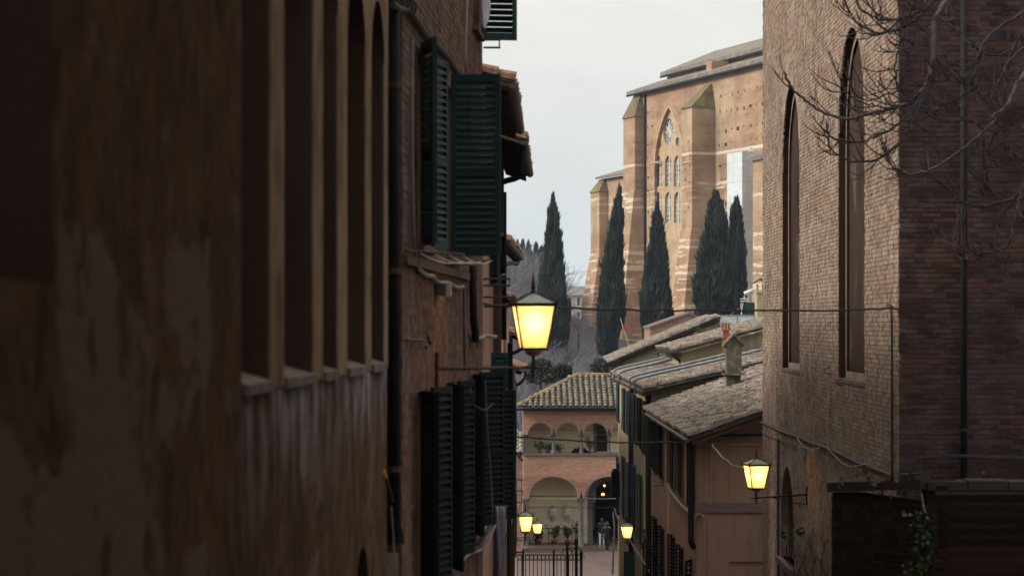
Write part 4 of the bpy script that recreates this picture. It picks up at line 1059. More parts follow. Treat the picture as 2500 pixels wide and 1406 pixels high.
# raised room on that roof
d3 = thing('roof_room', 'small yellow plastered room with mossy lean-to roof on top of the cream house', 'roof room', (6.3, 88, -1.6))
frD = Fr((P(1664, 0, 88).x, 88), (1, 0))
mb = MB(); wall_face(mb, frD, 0, 4, -2.2, lambda u: -1.06 + .27 * u, [])
p = [V(P(1664, 0, 88).x, 88, 0), V(P(1664, 0, 88).x, 97, 0)]
mb.face([p[0] + UP * -2.2, p[1] + UP * -2.2, p[1] + UP * -1.06, p[0] + UP * -1.06]); mb.build('wall', M['yellow_plaster'], d3)
xe = P(1643, 0, 88).x
tiled_roof(d3, V(xe, 87.6, -1.02), V(xe - .05, 97, -1.02), V(4.6, 0, 1.24), M['tile_brown'], M['roof_bed'], key='r2', n_parts=160, over=.05, slab=.07, seed=8)
mb = MB(); mb.tube(smooth_path([P(1645, 863, 87.6), P(1647, 870, 87.6), P(1656, 878, 87.8), P(1660, 884, 87.9), P(1660, 902, 87.9)], 3), .05, 8); mb.build('downpipe', M['gutter_dark'], d3, True)
gutter(d3, V(xe - .07, 87.4, -1.05), V(xe - .1, 97, -1.05), .07, M['gutter_dark'])

# ---- gable house behind
r4 = thing('gable_house', 'house with patched yellow gable and long sloping verge above the lichen roof', 'house', (5.5, 106, -11))
fr4 = Fr((4.58, 102), (1, 0))
mb = MB(); wall_face(mb, fr4, 0, 4.1, -14, lambda u: -1.5 + .415 * u, [dict(u=1.72, w=.36, zb=0, zs=-1.28, kind='round', kind2='oculus')]); mb.build('gable_wall', M['gable_plaster'], r4)
facade(r4, (4.58, 102), (5.0, 114), -15, -1.6, M['cream_plaster'], [(2.5, 1.0, -4.2, -2.2, TE, 9, 6), (6.5, 1.0, -4.2, -2.2, TE, 9, 6), (3, 1.0, -8.2, -6, TE, 9, 6), (8, 1, -8.2, -6, TE, 9, 6)], None)
tiled_roof(r4, V(4.06, 101.7, -1.66), V(4.4, 114, -1.66), V(4.7, 0, 1.95), M['tile_brown'], M['wood_dark'], key='r2', n_parts=120, over=.06, slab=.08, seed=12)
mb = MB(); mb.hexa([V(4.1, 101.75, -1.86), V(8.75, 101.75, .08), V(8.75, 101.98, .08), V(4.1, 101.98, -1.86), V(4.1, 101.75, -1.76), V(8.75, 101.75, .18), V(8.75, 101.98, .18), V(4.1, 101.98, -1.76)]); mb.build('verge_board', M['wood_dark'], r4)
mb = MB(); mb.frbox(Fr((P(1492, 0, 104).x, 104), (1, 0)), 0, .36, 0, .4, (HY - 1212) * 104 / F, (HY - 1150) * 104 / F); mb.frbox(Fr((P(1492, 0, 104).x + .06, 104), (1, 0)), 0, .22, .02, .36, (HY - 1150) * 104 / F, (HY - 1143) * 104 / F)
tag(mb.build('wall_cabinet', M['shutter_dark']), 'dark green box jutting from the far right facade before the loggia', 'cabinet')

# ---- things on the roofs
ch = thing('chimney', 'red chimney stack with pierced crown on the lichen roof', 'chimney', P(1772, 880, 89.0))
X0 = P(1772, 0, 87.3).x
def zz(y, Y): return (HY - y) * Y / F
mb = MB(); mb.box((X0, 87.3, (zz(806, 87.3) - 2.0) / 2), .21, .24, zz(806, 87.3) + 2.0); mb.build('stack', M['red_stack'], ch)
mb = MB()
for sx in (-1, 0, 1):
    mb.box((X0 + sx * .11, 87.18, zz(799, 87.3)), .05, .04, .17); mb.box((X0 + sx * .11, 87.42, zz(799, 87.3)), .05, .04, .17)
mb.box((X0, 87.3, zz(805, 87.3)), .30, .32, .05); mb.box((X0, 87.3, zz(790.5, 87.3)), .38, .40, .07); mb.build('crown', M['terracotta'], ch)
ch = thing('chimney', 'mossy grey stone chimney with gabled cap in front of red stack', 'chimney', P(1792, 910, 76))
Yc = 72.0; xa, xb = P(1771, 0, Yc).x, P(1813, 0, Yc).x; xm = (xa + xb) / 2
mb = MB(); mb.prism([V(xa + .05, Yc, zz(912, Yc)), V(xb - .03, Yc, zz(912, Yc)), V(xb - .02, Yc, zz(842, Yc)), V(xm, Yc, zz(822, Yc)), V(xa + .02, Yc, zz(842, Yc))], V(0, .6, 0)); mb.build('stack', M['mossy_stone'], ch)
for s_ in (-1, 1):
    mb = MB(); e = xa - .05 if s_ < 0 else xb + .05
    mb.prism([V(e, Yc - .06, zz(846, Yc)), V(xm, Yc - .06, zz(819, Yc)), V(xm, Yc - .06, zz(813, Yc)), V(e, Yc - .06, zz(840, Yc))], V(0, .72, 0)); mb.build('cap_slab', M['mossy_stone'], ch)
mb = MB(); mb.box((xm, Yc + .28, zz(913.5, Yc)), xb - xa + .12, .8, .05); mb.build('base_slab', M['mossy_stone'], ch)
mb = MB(); mb.box((xm, Yc + .3, zz(913, Yc) - .6), xb - xa - .1, .5, 1.2); mb.build('footing', M['mossy_stone'], ch)
gh = thing('roof_greenhouse', 'pale translucent roof shelter with thin dark frame behind the red chimney', 'shelter', P(1800, 812, 108))
Yg = 106.0; frH = Fr((P(1757, 0, Yg).x, Yg), (1, 0)); Wg = P(1843, 0, Yg).x - P(1757, 0, Yg).x; zb_, zt_ = zz(815, Yg), zz(769, Yg)
n = NT('shelter_sheet'); c = n.mix((.62, .66, .64), (.42, .45, .45), n.ramp(n.noise(2.5, 4), [(.45, 0.0), (.7, .8)])); M['shelter_sheet'] = n.done(c, .4, .4)
mb = MB(); mb.frbox(frH, 0, Wg, -1.6, 0, zb_, zt_); mb.build('sheeting', M['shelter_sheet'], gh)
for u in (0, Wg * .5, Wg):
    mb = MB(); mb.frbox(frH, u - .015, u + .015, .004, .03, zb_, zt_); mb.build('upright', M['lead_grey'], gh)
for z in (zb_ + .3, zt_ - .02):
    mb = MB(); mb.frbox(frH, 0, Wg, .005, .025, z - .012, z + .012); mb.build('rail', M['lead_grey'], gh)
mb = MB(); mb.box((P(1800, 0, 107).x, 107.2, zb_ - 1.2), 3.4, 3.4, 2.39); tag(mb.build('roof_terrace', M['yellow_plaster']), 'plastered terrace block carrying the pale roof shelter', 'terrace')
gt = thing('garden_gate', 'small blue metal gate with round arch on the roof terrace', 'gate', P(1727, 826, 103)); Yt = 101.3
mb = MB(); mb.frbox(Fr((P(1717, 0, Yt).x, Yt), (1, 0)), 0, .38, 0, .03, zz(832, Yt), zz(808, Yt)); mb.build('panel', M['blue_paint'], gt)
mb = MB(); c = P(1728, 812, Yt); mb.tube([c + V(.2 * math.cos(a), -.02, .2 * math.sin(a)) for a in [math.pi * i / 10 for i in range(11)]], .014, 5); mb.build('arch', M['lead_grey'], gt)
for x in (1716, 1741):
    mb = MB(); mb.tube([P(x, 835, Yt - .02), P(x, 810, Yt - .02)], .014, 5); mb.build('post', M['lead_grey'], gt)
def potted(label, x, y, Y, rad, h, foliage_r, foliage_h, nleaf, seed, size=.07, group=None, up=0):
    t = thing('potted_plant', label, 'potted plant', P(x, y, Y), group); c = P(x, y, Y); r = random.Random(seed)
    mb = MB(); mb.lathe([(rad * .72, 0), (rad * .95, h * .82), (rad * 1.08, h * .83), (rad * 1.08, h), (rad * .9, h)], c, 12); mb.build('pot', M['terracotta'], t, True)
    st = MB(); tips = []
    for i in range(9):
        a = r.uniform(0, 6.28); rr = foliage_r * r.uniform(.2, .95)
        e = c + V(math.cos(a) * rr, math.sin(a) * rr * .7, h + foliage_h * r.uniform(.45, 1.0)); m_ = c.lerp(e, .5) + V(0, 0, foliage_h * .15)
        st.tube(smooth_path([c + UP * h * .9, m_, e], 3), .012, 4, .005); tips += [m_.lerp(e, q / 4) for q in range(5)]
    st.build('stems', M['bark'], t, kind='stuff')
    pts = [p + V(r.gauss(0, .07), r.gauss(0, .07), r.gauss(0, .07)) for p in tips for _ in range(max(1, nleaf // len(tips)))]
    leaf_cloud(pts, size, r, .5).build('foliage', M['leaf'], t, kind='stuff')
    return t
potted('terracotta pot with green plant beside the blue roof gate', 1706, 826, 101.2, .17, .22, .22, .2, 160, 3, .07)
mb = MB(); mb.box((P(1728, 0, 102).x, 102.9, zz(836, 102) - .5), 1.6, 1.4, 1.0); tag(mb.build('terrace_wall', M['gable_plaster']), 'low patched wall below the blue roof gate', 'wall')
ch = thing('chimney', 'cream chimney with tiled hood at the church wall edge above roofs', 'chimney', P(1855, 770, 112)); Yk = 112.0
mb = MB(); xk = P(1856, 0, Yk).x; mb.box((xk, Yk, (zz(770, Yk) - 3 + zz(716, Yk)) / 2 + .0), .34, .34, zz(716, Yk) + 3 - zz(770, Yk)); mb.build('stack', M['yellow_plaster'], ch)
mb = MB()
for sx in (-1, 1):
    for sy in (-1, 1): mb.box((xk + sx * .13, Yk + sy * .13, zz(705, Yk)), .07, .07, .42)
mb.box((xk, Yk, zz(714, Yk)), .42, .42, .06); mb.build('lantern_posts', M['yellow_plaster'], ch)
for s_ in (-1, 1):
    mb = MB(); mb.prism([V(xk, Yk - .28, zz(683, Yk)), V(xk + s_ * .32, Yk - .28, zz(693, Yk)), V(xk + s_ * .32, Yk - .28, zz(690, Yk)), V(xk, Yk - .28, zz(679, Yk))], V(0, .56, 0)); mb.build('hood_tile', M['tile_red'], ch)
mb = MB(); mb.box((P(1858, 0, 112).x + 1.0, 113.0, zz(790, 112) - 1.0), 2.6, 2.0, 2.4); hb = mb.build('rear_house', M['yellow_plaster']); tag(hb, 'yellow house corner peeking past the church wall above the roofs', 'house')
wt = thing('water_heater', 'white solar water heater tank on legs on the far roof', 'water heater', P(1828, 768, 110)); Yw = 110.5
mb = MB(); mb.tube([P(1817, 717, Yw), P(1840, 708, Yw)], .09, 12); mb.build('tank', M['white_metal'], wt, True)
mb = MB(); mb.obox(P(1818, 735, Yw), V(.36, 0, .02), V(0, .2, 0), V(0, 0, .05)); mb.obox(P(1818, 729, Yw), V(.38, 0, .02), V(0, .2, 0), V(0, 0, .05)); mb.build('tray', M['white_metal'], wt)
for a, b in (((1817, 722), (1817, 733)), ((1838, 714), (1836, 735)), ((1809, 740), (1811, 768)), ((1814, 740), (1809, 768))):
    mb = MB(); mb.tube([P(*a, Yw), P(*b, Yw)], .02, 5); mb.build('leg', M['white_metal'], wt)
mb = MB(); mb.obox(P(1831, 754, 110.0), V(.42, 0, 0), V(0, .06, 0), V(0, 0, .58)); tag(mb.build('green_screen', M['shutter_green']), 'dark green screen panel below the solar tank', 'screen')
mb = MB(); mb.tube([P(1783, 769, 109.5), P(1808, 749, 109.5)], .012, 5); tag(mb.build('stay_rod', M['terracotta']), 'thin reddish stay rod leaning to the solar tank', 'rod')

# ---- brick gable in front of the cypresses
g5 = thing('brick_gable', 'low red brick gable with pale coping in front of the cypresses', 'house', P(1660, 830, 135)); Yb = 134.0
pts = [(1587, 860), (1587, 797), (1683, 764), (1735, 785), (1760, 800), (1760, 860)]
mb = MB(); mb.prism([P(x, y, Yb) for x, y in pts], V(0, 6, 0)); mb.build('gable_wall', M['gable_brick'], g5)
pts = [(1607, 812), (1607, 806), (1683, 779), (1715, 791), (1715, 812)]
mb = MB(); mb.prism([P(x, y, Yb - .05) for x, y in ((1607, 811), (1683, 783), (1683, 779), (1605, 807))], V(0, .1, 0)); mb.prism([P(x, y, Yb - .05) for x, y in ((1683, 783), (1728, 799), (1728, 795), (1683, 779))], V(0, .1, 0)); mb.build('moulding', M['gable_brick'], g5)
for (x0, y0), (x1, y1) in (((1584, 797), (1683, 762.5)), ((1683, 762.5), (1762, 800))):
    mb = MB(); a, b = P(x0, y0, Yb - .12), P(x1, y1, Yb - .12); mb.hexa([a - UP * .1, b - UP * .1, b - UP * .1 + V(0, 6.2, 0), a - UP * .1 + V(0, 6.2, 0), a, b, b + V(0, 6.2, 0), a + V(0, 6.2, 0)]); mb.build('coping', M['sill_stone'], g5)
fl = thing('flag', 'small red flag with green edge on a slanting pole before the church', 'flag', P(1536, 850, 116))
mb = MB(); mb.tube([P(1514, 776, 116), P(1543, 866, 116)], .014, 6); mb.build('pole', M['white_metal'], fl)
mb = MB(); mb.prism([P(1521, 790, 115.97), P(1527, 800, 115.97), P(1530, 806, 115.97), P(1527, 808, 115.97), P(1522, 803, 115.97)], V(0, .02, 0)); mb.prism([P(1527.5, 808, 115.965), P(1530.5, 806.5, 115.965), P(1532, 813, 115.965), P(1529, 811, 115.965)], V(0, .03, 0), 1)
mb.build('cloth', [M['flag_red'], M['leaf']], fl)

# ================================================================== loggia at the foot of the lane
YL = 140.0
def lx(x, Y=YL): return (x - CX) * Y / F
def lz(y, Y=YL): return (HY - y) * Y / F
lg = thing('loggia_building', 'red brick loggia with three small arches above two wide arches at the lane end', 'building', (lx(1400), YL, lz(1335)))
frO = Fr((0, YL), (1, 0))
up = [dict(u=lx((a + b) / 2), w=lx(b) - lx(a), zb=lz(1061), zs=lz(1060), kind='round') for a, b in ((1289.6, 1346.5), (1357.4, 1413.9), (1425, 1481.7), (1492.7, 1549.4))]
lo = [dict(u=lx((a + b) / 2), w=lx(b) - lx(a), zb=lz(1217), zs=lz(1216), kind='seg', rise=lz(1163) - lz(1216)) for a, b in ((1291, 1411), (1427, 1547))]
XA, XB = lx(1277), lx(1600)
mb = MB()
wall_face(mb, frO, XA, XB, lz(1061), lz(996), up); wall_face(mb, frO, XA, XB, lz(1217), lz(1110), lo)
for d in (-.4,):
    wall_face(mb, frO, XA, XB, lz(1061), lz(996), up, d); wall_face(mb, frO, XA, XB, lz(1217), lz(1110), lo, d)
for o in up + lo: reveal(mb, frO, o, 0, -.4)
mb.face([frO(XA, 0, lz(1335)), frO(XA, -6, lz(1335)), frO(XA, -6, lz(996)), frO(XA, 0, lz(996))])
mb.build('wall', M['loggia_brick'], lg)
for o in up:
    mb = MB(); arch_ring(mb, frO, o, .22, .0, .03, n=26); mb.build('arch_bricks', M['loggia_brick'], lg, kind='stuff')
for o in lo:
    mb = MB(); arch_ring(mb, frO, o, .26, .0, .03, n=44); mb.build('arch_bricks', M['loggia_brick'], lg, kind='stuff')
mb = MB(); mb.frbox(frO, XA - .05, XB, -.42, .1, lz(1110) - .02, lz(1107)); mb.build('parapet_slab', M['grey_stone'], lg)
mb = MB(); nn = 58
for i in range(nn): mb.frbox(frO, XA + .1 * i + .01, XA + .1 * i + .06, 0, .06, lz(1003), lz(1000))
mb.build('dentil_course', M['loggia_brick'], lg, kind='stuff')
for i, x in enumerate((1283.5, 1351.5, 1419.5, 1487)):
    mb = MB(); c = V(lx(x), YL + .2, lz(1107)); H = lz(1061.5) - lz(1107)
    mb.lathe([(.15, 0), (.15, .06), (.11, .1), (.10, .2), (.092, H - .2), (.10, H - .16), (.14, H - .08), (.155, H - .07), (.155, H)], c, 14); mb.build('column', M['grey_stone'], lg, True)
for x in (1284, 1418.8):
    mb = MB(); c = V(lx(x), YL + .2, lz(1338)); H = lz(1217.5) - lz(1338)
    mb.lathe([(.22, 0), (.22, .12), (.17, .17), (.155, .3), (.135, H - .32), (.15, H - .28), (.15, H - .22), (.2, H - .1), (.21, H - .09), (.21, H)], c, 16); mb.build('column', M['grey_stone'], lg, True)
mb = MB(); mb.box((lx(1284), YL + .2, (lz(1217.5) + lz(1338)) / 2), .30, .34, lz(1217.5) - lz(1338)); mb.build('pillar', M['grey_stone'], lg)
# rooms behind the arches
BK = -2.0
def backY(v): return v * (YL - BK) / YL
mb = MB()
mb.face([frO(XA, BK, lz(1108)), frO(XB, BK, lz(1108)), frO(XB, BK, lz(998)), frO(XA, BK, lz(998))])
mb.face([frO(XA + .01, 0, lz(1108)), frO(XA + .01, BK, lz(1108)), frO(XA + .01, BK, lz(998)), frO(XA + .01, -.41, lz(998))])
mb.face([frO(XA, -.4, lz(1020)), frO(XB, -.4, lz(1020)), frO(XB, BK, lz(1020)), frO(XA, BK, lz(1020))])
mb.face([frO(XA, -.38, lz(1109.5)), frO(XB, -.38, lz(1109.5)), frO(XB, BK, lz(1109.5)), frO(XA, BK, lz(1109.5))])
mb.build('upper_room', M['loggia_plaster'], lg)
uB = lambda x: backY(lx(x))
dro = dict(u=uB(1489), w=uB(1533) - uB(1445), zb=lz(1345), zs=lz(1222), kind='round'); dro['u'] = uB(1489)
mb = MB()
wall_face(mb, frO, XA, XB, lz(1345), lz(1114), [dro], BK)
mb.face([frO(XA + .01, 0, lz(1345)), frO(XA + .01, BK, lz(1345)), frO(XA + .01, BK, lz(1114)), frO(XA + .01, -.41, lz(1114))])
mb.face([frO(XA, -.4, lz(1140)), frO(XB, -.4, lz(1140)), frO(XB, BK, lz(1140)), frO(XA, BK, lz(1140))])
mb.build('lower_room', M['loggia_plaster'], lg)
for e, dd in ((0.0, .06), (.12, .03)):
    mb = MB(); q = dict(dro, w=dro['w'] - e)
    pts = []
    for i in range(17):
        a = math.pi * i / 16; rr = q['w'] / 2
        pts.append((q['u'] - math.cos(a) * rr, q['zs'] + math.sin(a) * rr, q['u'] - math.cos(a) * (rr + .24), q['zs'] + math.sin(a) * (rr + .24)))
    for s_ in (-1, 1): mb.frbox(frO, *sorted((q['u'] + s_ * q['w'] / 2, q['u'] + s_ * (q['w'] / 2 + .24))), BK, BK + dd, lz(1345), q['zs'])
    for a, b in zip(pts, pts[1:]): mb.prism([frO(a[0], BK, a[1]), frO(b[0], BK, b[1]), frO(b[2], BK, b[3]), frO(a[2], BK, a[3])], frO.n * dd)
    mb.build('door_surround', M['grey_stone'], lg)
mb = MB(); reveal(mb, frO, dro, BK, BK - 1.2); mb.build('passage_reveal', M['grey_stone'], lg)
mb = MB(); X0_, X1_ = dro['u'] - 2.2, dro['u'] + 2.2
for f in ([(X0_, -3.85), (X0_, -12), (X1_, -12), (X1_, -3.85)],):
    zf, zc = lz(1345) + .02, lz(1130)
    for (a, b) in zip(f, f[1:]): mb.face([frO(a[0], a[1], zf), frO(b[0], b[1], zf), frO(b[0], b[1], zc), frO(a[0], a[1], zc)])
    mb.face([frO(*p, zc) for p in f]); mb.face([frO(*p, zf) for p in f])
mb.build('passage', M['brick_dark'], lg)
mb = MB(); mb.frbox(frO, uB(1444) + .35, uB(1444) + .55, -11.9, -11.7, lz(1345), lz(1195)); mb.build('far_pier', M['loggia_plaster'], lg)
mb = MB(); mb.frbox(frO, uB(1451), uB(1463), -7.9, -7.85, lz(1250), lz(1200)); mb.build('far_window', M['sheet_white'], lg)
for x, y, i in ((1478, 1195.5, 0), (1473, 1217, 1), (1476, 1217, 2)):
    mb = MB(); mb.lathe([(.0, -.07), (.06, -.03), (.07, .02), (.03, .08)], frO(uB(x), BK - 1.6, lz(y)), 8)
    o = mb.build('hanging_lamp', M['lit_bulb']); tag(o, ['single lit amber bulb high in the loggia doorway', 'left of two lit amber bulbs lower in the loggia doorway', 'right of two lit amber bulbs lower in the loggia doorway'][i], 'lamp', 'lit bulbs in the passage')
mb = MB(); mb.frbox(frO, uB(1456), uB(1485), BK - .02, BK + .03, lz(1106), lz(1042)); mb.build('door', M['wood_dark'], lg)
mb = MB(); mb.frbox(frO, uB(1449), uB(1456), BK, BK + .06, lz(1108), lz(1040)); mb.frbox(frO, uB(1449), uB(1490), BK, BK + .055, lz(1042), lz(1037)); mb.build('door_frame', M['grey_stone'], lg)
for y in (1211, 1239):
    mb = MB(); mb.tube([frO(lx(1284), -.2, lz(y)), frO(lx(1560), -.2, lz(y))], .022, 5); mb.build('tie_rod', M['iron'], lg)
mb = MB(); mb.tube([frO(lx(1284), -.2, lz(1049)), frO(lx(1560), -.2, lz(1050))], .016, 5); mb.build('tie_rod', M['iron'], lg)
mb = MB(); mb.frbox(frO, XA, lx(1430), BK, -.02, lz(1345) - .02, lz(1331)); mb.build('step', M['paving'], lg)
mb = MB(); mb.tube([frO(lx(1290), -.7, lz(1292)), frO(lx(1416), -.7, lz(1292))], .022, 6); mb.build('hand_rail', M['iron'], lg)
for x in (1293, 1340, 1398):
    mb = MB(); mb.tube([frO(lx(x), -.7, lz(1292)), frO(lx(x), -.7, lz(1331))], .02, 6); mb.build('rail_post', M['iron'], lg)
mb = MB(); mb.frbox(frO, uB(1315), uB(1324), BK, BK + .02, lz(1270), lz(1261)); mb.build('wall_plate', M['loggia_plaster'], lg)
# hipped roof of big tiles
eA, eB = V(lx(1262, 139.4), 139.4, lz(994, 139.4)), V(lx(1600, 139.4), 139.4, lz(994, 139.4))
apx = P(1408, 917, 144.4); rise_v = V(0, 5.0, apx.z - eA.z)
hip = lambda p: (p.x - eA.x) / max(.01, (apx.x - eA.x)) > (p.y - eA.y) / (apx.y - eA.y) - .02
mb = MB(); mb.face([eA, eB, eB + rise_v, apx]); mb.face([eA, apx, apx + V(0, 4, 0), eA + V(0, 9, 0)]); mb.face([eA - UP * .12, eB - UP * .12, eB - UP * .12 + V(0, 1, 0), eA - UP * .12 + V(0, 1, 0)])
mb.build('roof_deck', M['roof_bed'], lg)
tiled_roof(lg, eA + V(0, 0, .015), eB + V(0, 0, .015), rise_v, M['tile_loggia'], M['roof_bed'], pitch=.335, L=.5, lap=.43, r0=.12, r1=.095, n_parts=300, key='log', clip=hip, slab=.0005, over=.08, score=lambda p: p.x * .3 + p.y, name='roof_plane') if 0 else None
def loggia_tiles():
    u, s = V(1, 0, 0), rise_v.normalized(); nrm = u.cross(s); nrm = nrm if nrm.z > 0 else -nrm
    roof = [o for o in COL.objects if o.name.startswith('roof_deck')][0]
    tm = tile_mesh('log', M['tile_loggia'], .48, .112, .085); r = random.Random(14)
    for i in range(24):
        for jx in range(12):
            p = eA + V(.335 * i + .1, 0, 0) + s * (.43 * jx - .05) + nrm * .07
            if p.x > lx(1520) or not hip(p) or .43 * jx > rise_v.length - .2: continue
            ss = (s - nrm * r.uniform(.08, .14) + u * r.uniform(-.03, .03)).normalized(); uu = (u - ss * u.dot(ss)).normalized(); nn = uu.cross(ss)
            nn = nn if nn.z > 0 else -nn
            link('roof_tile', tm[r.randrange(3)], roof, Matrix.Translation(p) @ Matrix((tuple(uu), tuple(ss), tuple(nn))).transposed().to_4x4())
    for (a, b) in ((eA, apx), (apx, apx + V(6, 0, -.05))):
        d = (b - a); n_ = int(d.length / .4); dn = d.normalized(); side = dn.cross(UP).normalized(); nn = side.cross(dn)
        tr = tile_mesh('ridge', M['ridge_lichen'], .5, .15, .13)
        for i in range(n_):
            link('ridge_tile', tr[i % 3], roof, Matrix.Translation(a + d * (i / n_) + UP * .06) @ Matrix((tuple(side), tuple(dn), tuple(nn))).transposed().to_4x4())
loggia_tiles()
gutter(lg, V(lx(1258), 139.3, lz(996)), V(lx(1560), 139.3, lz(996)), .12, M['gutter_dark'])
mb = MB(); mb.frbox(frO, XA, XB, .02, .55, lz(999), lz(997)); mb.build('soffit', M['wood_dark'], lg)
# side building left of the loggia
sb = thing('side_wing', 'narrow brick wing with little tiled lean-to roof left of the loggia', 'building', P(1268, 1330, 136))
mb = MB(); frW = Fr((lx(1250, 136), 136), (1, 0)); mb.frbox(frW, 0, .58, -3, 0, lz(1345, 136), lz(1105, 136)); mb.build('wall', M['gable_brick'], sb)
tiled_roof(sb, P(1250, 1108, 135.7), P(1276.5, 1108, 135.7), V(0, 2.2, 1.1), M['tile_loggia'], M['roof_bed'], pitch=.2, key='sb', n_parts=60, over=.05)
mb = MB(); mb.tube(smooth_path([P(1268, 1106, 135.5), P(1266, 1112, 135.5), P(1270, 1120, 135.5), P(1277, 1124, 135.5)], 3), .06, 8); mb.build('downpipe', M['gutter_dark'], sb, True)
# busts on brackets
for i, (x, yt) in enumerate(((1350, 1234), (1385.5, 1232))):
    t = thing('bust', ['weathered marble bust in left niche position on the loggia wall', 'taller marble bust on the loggia wall nearer the column'][i], 'bust', frO(uB(x), BK + .25, lz(1277)))
    c = frO(uB(x), BK + .22, 0); Z = lambda y: lz(y)
    mb = MB(); mb.lathe([(.06, Z(1262)), (.20, Z(1261)), (.205, Z(1255)), (.20, Z(1248)), (.15, Z(yt + 12)), (.06, Z(yt + 11)), (.058, Z(yt + 9)), (.085, Z(yt + 7)), (.1, Z(yt + 4)), (.085, Z(yt + 1)), (.03, Z(yt))], c, 14, sy=.75); mb.build('figure', M['marble'], t, True)
    mb = MB(); mb.lathe([(.015, -.03), (.025, 0), (.015, .05)], c + V(0, -.085, Z(yt + 5.5)), 6); mb.build('nose', M['marble'], t, True)
    mb = MB(); mb.box((c.x, c.y + .02, Z(1261.5)), .44, .36, .07); mb.prism([V(c.x - .1, YL + 1.99, Z(1263)), V(c.x - .1, YL + 1.65, Z(1263)), V(c.x - .06, YL + 1.9, Z(1277)), V(c.x - .06, YL + 1.99, Z(1277))], V(.18, 0, 0)); mb.build('bracket', M['marble'], t)
# pots
for lab, x, y, rad, h, fr_, fh, nl, sd_ in (('terracotta pot with dark shrub behind the third lamp in the loggia', 1314, 1330, .24, .38, .55, .6, 420, 31), ('large leafy potted shrub under the left marble bust', 1353, 1330, .2, .30, .5, .85, 520, 32), ('potted shrub with rounded crown under the right marble bust', 1386, 1330, .2, .30, .38, .75, 420, 33), ('potted palm like plant leaning against the loggia column', 1408, 1331, .16, .25, .55, 1.25, 300, 34)):
    potted(lab, x, y, 141.0, rad, h, fr_, fh, nl, sd_, .13)
for lab, x, rad, fr_, fh, sd_ in (('leafy plant on the left of the upper loggia parapet', 1318, .14, .55, .62, 41), ('pale leaved plant by the second small loggia column', 1338, .14, .5, .45, 42), ('small bushy plant right of the second loggia column', 1366, .12, .3, .4, 43), ('thin dry plant in the third small loggia arch', 1440, .12, .3, .9, 44)):
    potted(lab, x, 1107, 140.7, rad, .16, fr_, fh, 260, sd_, .11)
r = random.Random(77); mb = MB(); n_, m_ = 14, 6
for i in range(n_ + 1):
    for k_ in range(m_ + 1):
        x = 1394 + 46 * i / n_; hgt = math.sin(math.pi * i / n_) ** .6 * math.sin(math.pi * k_ / m_) ** .7
        mb.v.append(tuple(V(lx(x), 140.45 + .5 * k_ / m_, lz(1107) + .33 * hgt * (1 + .2 * math.sin(i * 1.7 + k_)))))
for i in range(n_):
    for k_ in range(m_):
        a = i * (m_ + 1) + k_; mb.f.append((a, a + 1, a + m_ + 2, a + m_ + 1)); mb.m.append(0)
tag(mb.build('covered_heap', M['black_cloth'], smooth=True), 'black tarpaulin heap on the loggia floor beside the third column', 'tarpaulin')

# iron fence in front of the loggia
YF = 82.0; fe = thing('iron_fence', 'black wrought iron railing with scroll frieze at the lane end', 'fence', P(1340, 1450, YF))
zt_, zb_ = zz(1352, YF), zz(1352, YF) - 1.45
for y, nm in ((1353, 'top_rail'), (1366, 'middle_rail'), (1452, 'bottom_rail')):
    mb = MB(); a, b = P(1262, y, YF), P(1418, y, YF); mb.obox((a + b) / 2, b - a, V(0, .04, 0), V(0, 0, .03)); mb.build(nm, M['iron'], fe)
for i in range(17):
    mb = MB(); x = 1264 + 9.6 * i; mb.tube([P(x, 1353, YF), P(x, 1455, YF)], .014, 6); mb.build('baluster', M['iron'], fe)
    mb = MB(); c = P(x + 4.8, 1359.5, YF); mb.tube([c + V(.06 * math.cos(a), 0, .06 * math.sin(a)) for a in [math.pi * 2 * q / 10 for q in range(11)]], .009, 4); mb.build('scroll', M['iron'], fe)
for x, hh, rr in ((1277, 1347, .03), (1352, 1347, .03), (1385, 1330, .045), (1407, 1318, .05), (1419, 1350, .045)):
    mb = MB(); mb.tube([P(x, 1455, YF), P(x, hh + 8, YF)], rr, 8); mb.lathe([(rr * 1.2, 0), (rr * 1.7, .03), (rr * .7, .06), (rr * 1.5, .11), (rr * 1.3, .15), (.0, .24)], P(x, hh + 9, YF), 8); mb.build('post', M['iron'], fe)
mb = MB(); mb.lathe([(.02, 0), (.07, .03), (.05, .07), (.06, .11), (.02, .15), (.035, .18), (.0, .22)], P(1407, 1322, YF) + UP * .06, 10); mb.build('brass_finial', M['bronze'], fe, True)
for x in (1385, 1396, 1407):
    mb = MB()
    for s_ in (-1, 1): mb.tube(smooth_path([P(x, 1352, YF - .02) + V(s_ * .16, 0, 0), P(x, 1340, YF - .02) + V(s_ * .12, 0, 0), P(x, 1336, YF - .02)], 3), .014, 5)
    mb.build('scroll', M['iron'], fe)
fe2 = fe

